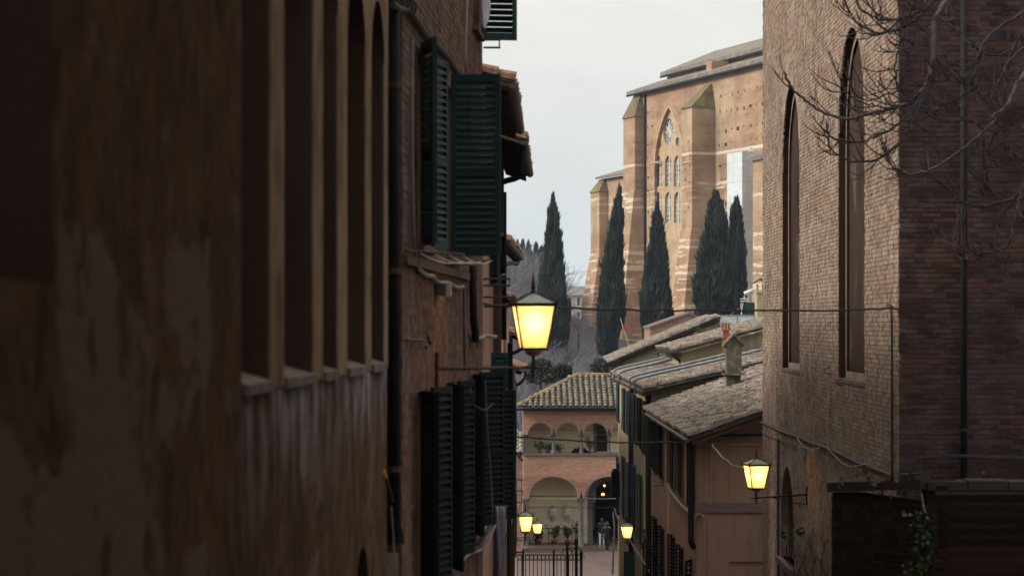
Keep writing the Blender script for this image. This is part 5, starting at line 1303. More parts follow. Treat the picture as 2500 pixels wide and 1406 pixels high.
# ================================================================== great church on the hill
sdm = thing('hill_church', 'great brick church with stepped buttresses and tall leaded windows on the hill', 'church', (20, 250, -4))
DIR = V(-.338, 1, 0).normalized(); A0 = P(1745, HY, 250)
frC = Fr((A0.x, A0.y), DIR).flip(); 
def sC(x, off=0.0):
    """photograph column to distance along the great wall (off metres proud)"""
    k_ = (x - CX) / F; O = frC(0, off, 0)
    return (O.x - k_ * O.y) / (k_ * DIR.y - DIR.x)
def zC(x, y, off=0.0): return (HY - y) * frC(sC(x, off), off, 0).y / F
ZE = 25.7
def opC(xc, w, yt, yb, kind, **k):
    u = sC(xc, -.35 if kind == 'round' else 0); zt, zb = zC(xc, yt), zC(xc, yb)
    o = dict(u=u, w=w, zb=zb, kind=kind, **k)
    o['zs'] = zt - {'round': w / 2, 'pointed': w * .866, 'rect': 0}[kind]; return o
rec = opC(1633, 8.2, 263, 760, 'pointed')
mb = MB(); wall_face(mb, frC, -30, 22.5, -12, ZE, [rec])
mb.face([frC(22.5, 0, -12), frC(22.5, -14, -12), frC(22.5, -14, ZE), frC(22.5, 0, ZE)]); reveal(mb, frC, rec, 0, -.3)
cw = mb.build('wall', M['church_brick'], sdm)
wn_ = []
for xc in (1609, 1632, 1654): wn_ += [opC(xc, 1.75, 379, 454, 'round'), opC(xc, 1.75, 468, 543, 'round')]
def oc(xc, yc, r_): u = sC(xc, -.4); z = zC(xc, yc); return dict(u=u, w=2 * r_, zb=z - r_, zs=z, kind='round', kind2='oculus')
wn_ += [oc(1634, 320, 1.45), oc(1611, 350, .52), oc(1656, 345, .52)]
mb = MB(); wall_face(mb, frC, rec['u'] - 4.1, rec['u'] + 4.1, -4, lambda u: top_of(rec, u), wn_, -.3); mb.build('window_wall', M['church_pale'], sdm)
for o in wn_:
    mb = MB(); reveal(mb, frC, o, -.3, -.7); wv = mb.build('window', M['church_plaster'], sdm)
    mb = MB(); pane(mb, frC, o, -.55); mb.build('leaded_pane', M['leaded_glass'], wv)
    mb = MB()
    if o.get('kind2') == 'oculus':
        if o['w'] > 2:
            for i in range(6):
                a = math.pi * i / 6; d_ = (frC.u * math.cos(a) + UP * math.sin(a)); c_ = frC(o['u'], -.5, o['zs']); mb.tube([c_ - d_ * o['w'] / 2, c_ + d_ * o['w'] / 2], .05, 4)
            mb.tube([frC(o['u'] + .6 * math.cos(a), -.5, o['zs'] + .6 * math.sin(a)) for a in [i * .6283 for i in range(11)]], .06, 4)
    else:
        mb.tube([frC(o['u'], -.5, o['zb']), frC(o['u'], -.5, top_of(o, o['u']))], .07, 4)
        for i in range(1, 6): z = o['zb'] + (o['zs'] - o['zb']) * i / 5; mb.tube([frC(o['u'] - o['w'] / 2, -.5, z), frC(o['u'] + o['w'] / 2, -.5, z)], .04, 4)
    if mb.v: mb.build('tracery', M['marble'], wv)
mb = MB()
for e0, e1, dd in ((0, .35, .08), (.5, .7, .05)):                 # pointed hood mouldings
    prev = None
    for i in range(25):
        t = -1 + 2 * i / 24; u = rec['u'] + t * (rec['w'] / 2)
        q = dict(rec); a = (u, top_of(rec, u)); b = (rec['u'] + t * (rec['w'] / 2 + e1), top_of(rec, u) + e1 * 1.1)
        c = (rec['u'] + t * (rec['w'] / 2 + e0), top_of(rec, u) + e0 * 1.1)
        if prev: mb.prism([frC(*(prev[0][0], 0, prev[0][1])), frC(c[0], 0, c[1]), frC(b[0], 0, b[1]), frC(prev[1][0], 0, prev[1][1])], frC.n * dd)
        prev = (c, b)
mb.build('hood_mould', M['church_pale'], sdm)
def buttress(s0, s1, p, zt, zcap, zl, flare, mat='church_brick', bottom=-12):
    """pier from s0 to s1, p deep; capped by a slope from zt (outer) up to zcap (wall); flares below zl"""
    mb = MB(); f = flare
    def ring(z, pp, e): return [frC(s0 - e, -.1, z), frC(s1 + e, -.1, z), frC(s1 + e, pp, z), frC(s0 - e, pp, z)]
    lv = [(bottom, p + f * 1.5, f * .6), (2.0, p + f, f * .4), (zl, p + .15, .1), (zl + .4, p, 0), (zt, p, 0)]
    for (za, pa, ea), (zb2, pb, eb) in zip(lv, lv[1:]): mb.hexa(ring(za, pa, ea) + ring(zb2, pb, eb), 0, skip=(0, 1))
    o = mb.build('buttress', M[mat], sdm)
    mb = MB(); m = (s0 + s1) / 2; h = (s1 - s0) / 2 * .55
    mb.hexa([frC(s0 - .15, -.1, zt), frC(s1 + .15, -.1, zt), frC(s1 + .15, p + .15, zt), frC(s0 - .15, p + .15, zt), frC(m - h, -.1, zcap), frC(m + h, -.1, zcap), frC(m + h, .25, zcap), frC(m - h, .25, zcap)])
    mb.build('sloped_cap', M['church_cap'], o)
    return o
zb2 = lambda y, s, p: (HY - y) * frC(s, p, 0).y / F
buttress(.0, 2.7, 2.55, zb2(262, 0, 2.5), zb2(205, 0, 0), 9.5, 1.0)
buttress(19.4, 22.9, 1.2, zb2(288, 21, 1.2), zb2(232, 21, 0), 14.5, 1.6)
# lower wing further left
mb = MB(); wall_face(mb, frC, 22.5, 33.0, -14, 16.8, []); mb.face([frC(33, 0, -14), frC(33, -8, -14), frC(33, -8, 16.8), frC(33, 0, 16.8)]); mb.build('wing_wall', M['church_brick'], sdm)
buttress(30.8, 33.6, 1.1, 15.2, 16.7, 7.5, 1.0, bottom=-14)
mb = MB(); mb.hexa([frC(22.5, .6, 16.75), frC(33.4, .6, 16.75), frC(33.4, -7, 18.9), frC(22.5, -7, 18.9), frC(22.5, .6, 17.0), frC(33.4, .6, 17.0), frC(33.4, -7, 19.2), frC(22.5, -7, 19.2)]); mb.build('wing_roof', M['tile_brown'], sdm)
# roofs: aisle slope, low clerestory, upper slope
n = NT('church_roof'); wv = n.n('ShaderNodeTexWave', wave_type='BANDS', bands_direction='X'); n.put(wv.inputs['Vector'], n.vec((1, 1, 1), (0, 0, R(-71)))); wv.inputs['Scale'].default_value = 1.6
c = n.mix((.24, .21, .18), (.17, .145, .125), wv.outputs['Fac']); c = n.mix(c, (.33, .31, .27), n.ramp(n.noise(.8, 6, rough=.7), [(.45, 0.0), (.65, .8)])); n.bump(wv.outputs['Fac'], .8, .1)
M['church_roof'] = n.done(c, .95, .1)
def slab(s0, s1, d0, z0, d1, z1, th, name, mat):
    mb = MB(); mb.hexa([frC(s0, d0, z0), frC(s1, d0, z0), frC(s1, d1, z1), frC(s0, d1, z1), frC(s0, d0, z0 + th), frC(s1, d0, z0 + th), frC(s1, d1, z1 + th), frC(s0, d1, z1 + th)]); return mb.build(name, M[mat], sdm)
slab(-30, 23.2, .7, ZE - .05, -3.4, ZE + 1.35, .35, 'aisle_roof', 'church_roof')
mb = MB(); mb.frbox(frC, -30, 20.2, -4.2, -3.0, ZE - 1, ZE + 2.05); mb.build('clerestory', M['church_brick'], sdm)
slab(-30, 20.8, -2.4, ZE + 1.95, -9, ZE + 4.6, .4, 'upper_roof', 'church_roof')
slab(-30, 23.3, .72, ZE - .25, .5, ZE - .25, .19, 'eave_gutter', 'gutter_dark'); slab(-30, 20.9, -2.38, ZE + 1.75, -2.6, ZE + 1.75, .2, 'eave_gutter', 'gutter_dark')
mb = MB(); mb.frbox(frC, 2.2, 3.6, -2.6, -.6, ZE + .2, ZE + 1.7); mb.build('dormer', M['church_brick'], sdm)
mb = MB(); mb.tube([frC(19.0, .15, ZE - .3), frC(19.0, .15, 0)], .13, 6); mb.build('drainpipe', M['gutter_dark'], sdm)
mb = MB(); r = random.Random(55)
for row, z in enumerate((23.2, 21.6, 19.6, 18.2, 16.0, 14.6, 12.2)):
    for s_ in range(-9, 0): mb.frbox(frC, s_ * 1.5 + r.uniform(-.3, .3), s_ * 1.5 + r.uniform(-.3, .3) + .2, -.05, .012, z + r.uniform(-.2, .2), z + .28)
    for s_ in (4, 5.6, 17.2, 18.4): mb.frbox(frC, s_ + r.uniform(-.3, .3), s_ + .22, -.05, .012, z, z + .26)
    for s_ in (.6, 1.7):
        if r.random() < .55: q_ = s_ + r.uniform(-.35, .35); w_ = r.uniform(-.7, .7); mb.frbox(frC, q_, q_ + .22, 2.4, 2.56, z - 4 + w_, z - 3.76 + w_)
mb.build('putlog_shade_blocks', M['wood_dark'], sdm, kind='stuff')  # dark blocks stand in for the shade inside putlog holes
mb = MB(); mb.frbox(frC, -.1, 2.85, 2.4, 2.62, zb2(392, 0, 2.5) - .2, zb2(392, 0, 2.5)); mb.build('string_course', M['church_pale'], sdm)
mb = MB(); mb.frbox(frC, 15.0, 18.7, -.02, .12, zC(1590, 397) - .2, zC(1590, 397)); mb.build('string_course', M['church_pale'], sdm)
# projecting chapel at the right edge with its own tile roof
tr0, tr1 = sC(1838, 3.0), sC(1838, 3.0) - 14
mb = MB(); mb.frbox(frC, tr1, tr0, -.2, 3.0, -12, zb2(392, tr0, 3)); mb.build('chapel_wall', M['church_brick'], sdm)
zc_ = zb2(390, tr0, 3)
slab(tr1, tr0 + .5, 3.5, zc_, -.0, zc_ + 1.6, .3, 'chapel_roof', 'church_roof')
# scaffold wrapped in white sheeting
sf = thing('wrapped_scaffold', 'tall scaffold wrapped in pale sheeting against the church wall', 'scaffold', frC(sC(1800, 2), 1, -4))
s0, s1 = sC(1812, 2.2), sC(1775, 2.2); zt = zb2(376, s1, 2.2)
n = NT('scaffold_sheet'); b = n.n('ShaderNodeTexBrick'); sp = n.n('ShaderNodeSeparateXYZ'); n.put(sp.inputs[0], n.pos); cb = n.n('ShaderNodeCombineXYZ'); n.put(cb.inputs[0], sp.outputs['Y']); n.put(cb.inputs[1], sp.outputs['Z']); n.put(b.inputs['Vector'], cb.outputs[0])
b.inputs['Scale'].default_value = 1; b.inputs['Brick Width'].default_value = 8; b.inputs['Row Height'].default_value = 2; b.inputs['Mortar Size'].default_value = .03; b.offset = 0
b.inputs['Color1'].default_value = (.60, .65, .66, 1); b.inputs['Color2'].default_value = (.55, .60, .62, 1); b.inputs['Mortar'].default_value = (.40, .44, .46, 1)
n.bump(n.noise(.8, 4), .6, .3); M['scaffold_sheet'] = n.done(n.mix(b.outputs['Color'], (.48, .53, .55), n.ramp(n.noise(.35, 5), [(.45, 0.0), (.7, .8)])), .5, .3)
lv = [-8 + (zt + 8) * i / 12 for i in range(13)]; r = random.Random(5)
for nm, pts in (('side_sheet', [(s1, .1), (s1, 2.2)]), ('outer_sheet', [(s1, 2.2), (s0, 2.2)]), ('side_sheet', [(s0, 2.2), (s0, .1)])):
    mb = MB(); cols = 7
    for z in lv:
        for i in range(cols):
            t = i / (cols - 1); s_ = pts[0][0] + (pts[1][0] - pts[0][0]) * t; d_ = pts[0][1] + (pts[1][1] - pts[0][1]) * t
            w = 0 if i in (0, cols - 1) else r.uniform(-.06, .06)
            mb.v.append(tuple(frC(s_, d_ + w * (nm[0] == 'o'), z) + DIR * w * (nm[0] == 's')))
    for j_ in range(12):
        for i in range(cols - 1): a = j_ * cols + i; mb.f.append((a, a + 1, a + cols + 1, a + cols)); mb.m.append(0)
    mb.build(nm, M['scaffold_sheet'], sf)
mb = MB(); mb.face([frC(s1, .1, zt), frC(s1, 2.2, zt), frC(s0, 2.2, zt), frC(s0, .1, zt)]); mb.build('top_sheet', M['scaffold_sheet'], sf)
mb = MB(); mb.box(tuple(frC(s0 + 1.4, .6, zt + .25)), .3, .3, .5); mb.build('floodlight', M['white_metal'], sf)

# ================================================================== cypresses
def cypress(label, x, ytop, ybot, wpx, Y, seed, lean=0.0, nt_=5200, prof=None, group='cypresses before the church'):
    r = random.Random(seed); base = P(x, ybot, Y); topz = P(x, ytop, Y).z; H = topz - base.z; W = wpx * Y / F / 2
    t = thing('cypress_tree', label, 'tree', base, group)
    mb = MB(); g0 = min(gz(base.x, Y), base.z - .5); mb.tube([V(base.x, Y, g0 - .3), base + UP * H * .1, base + UP * H * .5 + V(lean * H * .5, 0, 0)], .35, 8, .1); mb.build('trunk', M['bark'], t)
    prof = prof or (lambda q: (min(1, .55 + q * 2.2) * (1 - q) ** .62 * 1.12 if q > .22 else .74 + q * 1.2))
    ph = [r.uniform(0, 6.28) for _ in range(6)]
    def rad(q, a): return W * prof(q) * (1 + .10 * math.sin(3 * a + ph[0] + q * 9) + .08 * math.sin(5 * a + ph[1] - q * 14) + .07 * math.sin(q * 40 + ph[2] + 2 * a))
    def ax(q): return base + UP * (H * q) + V(lean * H * q, 0, 0)
    mb = MB(); n1, n2 = 22, 14
    for i in range(n1 + 1):
        q = i / n1
        for k_ in range(n2): a = 6.2832 * k_ / n2; mb.v.append(tuple(ax(q) + V(math.cos(a), math.sin(a), 0) * rad(min(q, .995), a) * .80))
    for i in range(n1):
        for k_ in range(n2): a = i * n2 + k_; b = i * n2 + (k_ + 1) % n2; mb.f.append((a, b, b + n2, a + n2)); mb.m.append(0)
    cr = mb.build('crown', M['cypress_core'], t, True)
    mb = MB()
    for i in range(nt_):
        q = 1 - math.sqrt(1 - r.random() * .995) if r.random() < .65 else r.random(); a = r.uniform(0, 6.2832)
        rr = rad(q, a) * r.uniform(.74, 1.0); c = ax(q) + V(math.cos(a), math.sin(a), 0) * rr
        l = r.uniform(.35, .95) * (1 if q < .9 else .7) ; w = l * r.uniform(.22, .4)
        d = (V(math.cos(a), math.sin(a), 0) * r.uniform(.02, .26) + UP + V(r.gauss(0, .13), r.gauss(0, .13), 0)).normalized()
        s_ = V(-math.sin(a), math.cos(a), 0); o_ = V(math.cos(a), math.sin(a), 0)
        tip = c + d * l; b0, b1, b2 = c + s_ * w * .5, c - s_ * w * .5, c + o_ * w * .45 + d * l * .25
        mb.face([b0, b2, tip]); mb.face([b2, b1, tip]); mb.face([b1, b0, tip])
    mb.build('foliage', M['cypress'], cr, kind='stuff')
    return t
slim = lambda q: (.60 + q * 1.6 if q < .24 else (1 - q) ** .75 * 1.23)
taper = lambda q: (.8 + q * 1.0 if q < .2 else (1 - q) ** .85 * 1.21)
cypress('tall lone cypress with sharp tip standing on the left against the sky', 1349, 480, 850, 78, 225, 1, .004, 7000, lambda q: (.86 + q * .7 if q < .2 else (1 - q) ** .80 * 1.195))
cypress('leaning dark cypress before the left buttress of the hill church', 1482, 460, 868, 66, 215, 2, .075, 6000, slim)
cypress('cypress with ragged tip before the windows of the hill church', 1602, 502, 835, 78, 205, 3, .01, 6000, taper)
cypress('broadest cypress beside the white wrapped scaffold', 1745, 474, 780, 96, 200, 4, .008, 6500, lambda q: (.95 + q * .3 if q < .2 else (1 - q) ** .62 * 1.16))
cypress('slender cypress in front of the white wrapped scaffold', 1797, 490, 780, 48, 206, 5, .004, 4200, lambda q: (.95 + q * .3 if q < .2 else (1 - q) ** .5 * 1.12))
for i, (x, yt, w, lab) in enumerate(((1248, 612, 14, 'leftmost small cypress tip on the wooded slope'), (1263, 592, 14, 'second small cypress on the wooded slope'), (1276, 590, 13, 'third small cypress on the wooded slope'), (1290, 592, 14, 'fourth small cypress on the wooded slope'), (1309, 596, 16, 'stout small cypress on the slope left of the lone cypress'), (1322, 606, 14, 'short cypress touching the tall lone cypress on its left'))):
    cypress(lab, x, yt, 700, w * 1.5, 315, 20 + i, 0, 1500, slim, 'small cypresses on the wooded slope')

# ================================================================== bare woodland, shrubs, far house
def bare(mb, base, H, r, n0=7, spread=.55, depth=3):
    def grow(p, d, l, rad, k):
        q = p + d * l; q2 = p + d * l * .5 + V(r.gauss(0, .05), r.gauss(0, .05), r.gauss(0, .03)) * l
        mb.tube([p, q2, q], rad, 3, rad * .6, cap=False)
        if k == 0: return
        for i in range(r.choice((2, 3, 3))):
            e = (d + V(r.gauss(0, spread), r.gauss(0, spread), r.gauss(.12, spread * .6))).normalized()
            grow(p.lerp(q, r.uniform(.45, 1)), e, l * r.uniform(.55, .85), rad * .58, k - 1)
    for i in range(n0):
        d = V(r.gauss(0, .45), r.gauss(0, .45), 1).normalized(); grow(base + V(r.gauss(0, .2), r.gauss(0, .2), 0), d, H * r.uniform(.3, .42), H * .011, depth)
r = random.Random(91); mb = MB()
for i in range(130):
    Y = r.uniform(168, 232); x = r.uniform(1215, 1545); X = (x - CX) * Y / F; Hh = r.uniform(3.2, 5.6) + (1.2 if x < 1400 else 0)
    bare(mb, V(X, Y, gz(X, Y) - .2), Hh, r, 6)
o = mb.build('bare_thicket', M['twig'], kind='stuff'); tag(o, 'grey leafless thicket on the slope behind the loggia roof', 'thicket')
mb = MB()
for i in range(95):
    Y = r.uniform(236, 310); x = r.uniform(1205, 1335); X = (x - CX) * Y / F
    bare(mb, V(X, Y, gz(X, Y) - .2), r.uniform(5.5, 8.0), r, 6)
o = mb.build('bare_woodland', M['twig'], kind='stuff'); tag(o, 'bluish leafless woodland covering the hill at the left of the lone cypress', 'woodland')
for i, (x, yb, yt, Y, lab) in enumerate(((1412, 850, 742, 240, 'bare spreading tree before the far pale house'), (1385, 870, 800, 228, 'small bare tree at the foot of the lone cypress'), (1440, 690, 672, 760, 'hazy round bare tree top above the far house roof'))):
    b = P(x, yb, Y); t = thing('bare_tree', lab, 'tree', b); H = P(x, yt, Y).z - b.z
    mb = MB(); zg = min(gz(b.x, Y), b.z); mb.tube([V(b.x, Y, zg), b + UP * H * .35], H * .03, 6, H * .02); mb.build('trunk', M['bark'], t)
    mb = MB(); bare(mb, b + UP * H * .2, H * .9, r, 9, .5, 4 if i != 2 else 3); mb.build('crown', M['twig'], t, kind='stuff')
r = random.Random(17)
for i, (x, y, Y, w, h, lab) in enumerate(((1320, 935, 178, 2.2, 2.6, 'dark evergreen bush among the grey thicket above the loggia roof'), (1480, 912, 190, 2.4, 1.8, 'green bush at the foot of the leaning cypress'), (1375, 925, 172, 1.6, 1.4, 'low green bush behind the loggia ridge'))):
    b = P(x, y, Y); pts = []
    for k_ in range(900):
        a = r.uniform(0, 6.28); c_ = r.uniform(-.3, 1); rr = r.uniform(.55, 1) ** .5
        pts.append(b + V(math.cos(a) * w * .5 * rr * math.sqrt(1 - c_ * c_ * .9), math.sin(a) * w * .5 * rr, h * .5 * (c_ + .3)))
    t = thing('bush', lab, 'bush', b); leaf_cloud(pts, .28, r, .6).build('foliage', M['bush_leaf'], t, kind='stuff')
    mb = MB(); mb.tube([V(b.x, b.y, gz(b.x, b.y) - .2), b + UP * h * .5], .08, 5); mb.build('stem', M['bark'], t)
mb = MB(); mb.tube([P(1400, 935, 160), P(1400, 898, 160)], .05, 6); mb.obox(P(1401, 897, 160), V(.2, 0, 0), V(0, .15, 0), V(0, 0, .12))
tag(mb.build('flue_post', M['lead_grey']), 'thin pale post standing behind the loggia ridge', 'post')
fh = thing('far_house', 'pale far house with rows of shuttered windows seen between cypress and church', 'house', P(1412, 830, 700)); YH = 700.0
frX = Fr((P(1310, 0, YH).x, YH), (1, 0)); WH = P(1500, 0, YH).x - P(1310, 0, YH).x
far_ops = []
for cx_ in [1392 + 20.6 * i - 62 for i in range(9)]:
    for yt, yb in ((727, 746), (761, 776)):
        far_ops.append(dict(u=(cx_ - 1310) * YH / F, w=.95, zb=(HY - yb) * YH / F, zs=(HY - yt) * YH / F, kind='rect'))
n = NT('far_wall'); M['far_wall'] = n.done(n.mix((.44, .38, .27), (.36, .31, .23), n.noise(.2, 4)), .9, .2)
mb = MB(); wall_face(mb, frX, 0, WH, -8, (HY - 722) * YH / F, far_ops); mb.build('wall', M['far_wall'], fh)
for o in far_ops:
    mb = MB(); reveal(mb, frX, o, 0, -.25); pane(mb, frX, o, -.24, 1); wv = mb.build('window', [M['far_wall'], M['glass_dark']], fh)
    mb = MB(); mb.frbox(frX, o['u'] - o['w'] / 2 - .2, o['u'] + o['w'] / 2 + .2, 0, .1, o['zb'] - .2, o['zb']); mb.build('sill', M['marble'], wv)
    for s_ in (-1, 1):
        mb = MB(); mb.frbox(frX, o['u'] + s_ * (o['w'] / 2 + .12) - .1, o['u'] + s_ * (o['w'] / 2 + .12) + .1, .01, .09, o['zb'], o['zs']); mb.build('shutter', M['marble'], wv)
ze = (HY - 722) * YH / F
mb = MB(); mb.hexa([frX(-.5, .6, ze), frX(WH + .5, .6, ze), frX(WH + .5, -8, ze + 2.6), frX(-.5, -8, ze + 2.6), frX(-.5, .6, ze + .25), frX(WH + .5, .6, ze + .25), frX(WH + .5, -8, ze + 2.9), frX(-.5, -8, ze + 2.9)]); rf = mb.build('roof', M['church_roof'], fh)
mb = MB(); mb.box(tuple(frX((1383 - 1310) * YH / F, -6, ze + 3)), 1.2, 1, 2.4); mb.build('chimney', M['far_wall'], rf)
mb = MB(); mb.frbox(frX, (1388 - 1310) * YH / F, (1440 - 1310) * YH / F, .1, 3, (HY - 806) * YH / F, (HY - 797) * YH / F); mb.build('porch_canopy', M['marble'], fh)

# ================================================================== bare branches of the garden tree at the upper right
tr_ = thing('garden_tree', 'bare garden tree with long drooping twigs across the upper right corner', 'tree', V(9.2, 32.5, -4.5))
raw = [
 (.030, .010, [(1010, -40), (960, 60), (930, 110), (925, 300), (900, 420), (860, 490), (800, 545), (700, 575), (590, 600), (470, 625), (360, 600), (280, 555), (215, 500), (165, 440), (140, 390)]),
 (.016, .006, [(885, 470), (820, 570), (760, 640), (690, 690), (620, 720), (560, 745), (420, 735), (370, 700), (320, 660)]),
 (.020, .006, [(880, 500), (800, 680), (740, 760), (640, 840), (560, 855), (480, 850), (390, 800), (375, 720)]),
 (.026, .007, [(1450, 330), (1380, 430), (1310, 560), (1250, 610), (1240, 650), (1100, 780), (960, 870), (850, 915), (760, 915), (710, 880), (690, 840)]),
 (.022, .006, [(930, -60), (890, 0), (870, 40), (800, 85), (720, 105), (640, 100), (560, 60), (510, -20)]),
 (.018, .006, [(960, -30), (900, 40), (820, 110), (760, 150), (700, 165), (650, 180), (600, 160), (520, 120), (480, 60)]),
 (.012, .006, [(930, 120), (890, 180), (830, 240), (790, 210), (760, 150)]),
 (.016, .006, [(770, 140), (750, 230), (725, 340), (730, 420), (740, 480), (760, 520)]),
 (.022, .006, [(1460, 30), (1300, 130), (1200, 220), (1150, 370), (1110, 480), (1050, 530), (960, 580), (870, 560), (850, 520)]),
 (.014, .005, [(1420, 240), (1330, 330), (1250, 460), (1200, 500), (1100, 460), (1000, 350), (965, 290)]),
 (.022, .006, [(1450, 850), (1406, 950), (1370, 1030), (1280, 1070), (1180, 1090), (1060, 1060), (1010, 1000), (955, 945)]),
 (.020, .005, [(1430, 900), (1385, 1050), (1360, 1150), (1330, 1280), (1250, 1330), (1130, 1370), (1060, 1340), (1030, 1290)]),
 (.018, .006, [(1250, 610), (1260, 700), (1310, 760), (1370, 840), (1420, 900)]),
 (.016, .006, [(1290, 590), (1310, 470), (1330, 300), (1390, 170), (1450, 90)]),
 (.014, .005, [(1420, 140), (1340, 260), (1230, 290), (1120, 230), (1040, 120), (1000, 60)]),
 (.013, .005, [(1130, 480), (1060, 420), (960, 380), (890, 320), (850, 290)]),
 (.014, .005, [(1406, 1050), (1300, 1060), (1230, 1010), (1200, 930), (1195, 890)]),
 (.013, .005, [(1200, 690), (1120, 640), (1000, 640), (900, 610), (880, 560)]),
 (.012, .005, [(720, 575), (620, 560), (540, 540), (470, 490), (440, 430)]),
 (.012, .005, [(760, 480), (680, 500), (590, 530), (520, 500), (490, 450)]),
 (.011, .005, [(1406, 880), (1310, 890), (1240, 850), (1210, 780)]),
 (.011, .005, [(1440, 640), (1380, 680), (1330, 640), (1300, 580)]),
]
r = random.Random(44); mb = MB(); mp_ = MB()
def bp(zx, zy, Y): return P(1850 + .4623 * zx, .4623 * zy, Y)
def twig(mb, p, d, l, rad, k):
    """a twig that curls upward towards its tip"""
    pts = [p]; n_ = 6
    for i in range(n_):
        d = (d + UP * .16 + V(r.gauss(0, .10), r.gauss(0, .10), r.gauss(0, .10))).normalized(); pts.append(pts[-1] + d * l / n_)
    mb.tube(pts, rad, 4, rad * .45, cap=False)
    if k > 0:
        for i in range(r.choice((1, 2, 2, 3))):
            j_ = r.randrange(1, n_); t = (pts[j_ + 1] - pts[j_]).normalized(); s_ = 1 if r.random() < .5 else -1
            e = (t + V(s_ * r.uniform(.3, .8), r.gauss(0, .3), r.uniform(-.1, .7))).normalized()
            twig(mb, pts[j_], e, l * r.uniform(.35, .6), rad * .7, k - 1)
for ra, rb, pl_ in raw:
    Y0 = r.uniform(31.2, 34.0); pts = smooth_path([bp(x, y, Y0 - .25 * math.sin(i * .5)) for i, (x, y) in enumerate(pl_)], 5)
    pts = [p + V(r.gauss(0, .008), r.gauss(0, .02), r.gauss(0, .008)) for p in pts]
    (mp_ if ra > .025 else mb).tube(pts, ra * 1.1, 6, rb * 1.6, cap=False)
    m_ = len(pts)
    for i in range(4, m_ - 1):
        if r.random() < .36:
            t = (pts[i + 1] - pts[i]).normalized(); s_ = 1 if r.random() < .5 else -1
            e = (t * .8 + V(r.gauss(-.15, .35), r.gauss(0, .3), s_ * r.uniform(.2, .7))).normalized()
            twig(mb, pts[i], e, r.uniform(.25, .75), .011, 1)
    twig(mb, pts[-1], (pts[-1] - pts[-2]).normalized(), .3, .006, 1)
# limbs and trunk outside the picture carry the boughs
hub = V(9.0, 32.6, 4.2)
mt_ = MB(); mt_.tube(smooth_path([V(9.2, 32.5, -4.6), V(9.1, 32.5, -1), V(9.0, 32.6, 2), hub], 4), .20, 10, .13); mt_.build('trunk', M['bark_pale'], tr_, True)
ml = MB()
for q in [bp(1010, -40, 32.6), bp(1450, 330, 32.6), bp(930, -60, 32.6), bp(1460, 30, 32.6), bp(1450, 850, 32.6)]:
    ml.tube(smooth_path([hub - UP * r.uniform(.2, 1.5), hub.lerp(q, .5) + UP * .5, q], 4), .09, 7, .03)
ml.build('limbs', M['bark_pale'], tr_, True, kind='stuff')
mp_.build('main_boughs', M['bark_pale'], tr_, True, kind='stuff'); mb.build('twigs', M['bark'], tr_, kind='stuff')
# dry creeper on the church wall
r = random.Random(6); mb = MB()
for i in range(16):
    x = r.uniform(1940, 2040); pts = [onS(x, 1420, .04)]; y = 1420
    for k_ in range(6):
        x += r.uniform(-22, 12); y -= r.uniform(10, 30); pts.append(onS(min(max(x, 1925), 2120), y, .05))
    mb.tube(pts, .010, 4, .004, cap=False)
tag(mb.build('dry_creeper', M['bark'], kind='stuff'), 'dry leafless creeper on the church wall below the right lamp', 'creeper')
pts = [onS(1975 + r.gauss(0, 9), 1296 + r.gauss(0, 5), .2) for _ in range(50)] + [onS(1935 + r.gauss(0, 6), 1303 + r.gauss(0, 3), .2) for _ in range(20)]
mb = leaf_cloud(pts, .09, r, .6); tag(mb.build('creeper_leaves', M['ivy'], kind='stuff'), 'few green creeper leaves under the right lamp bracket', 'leaves')

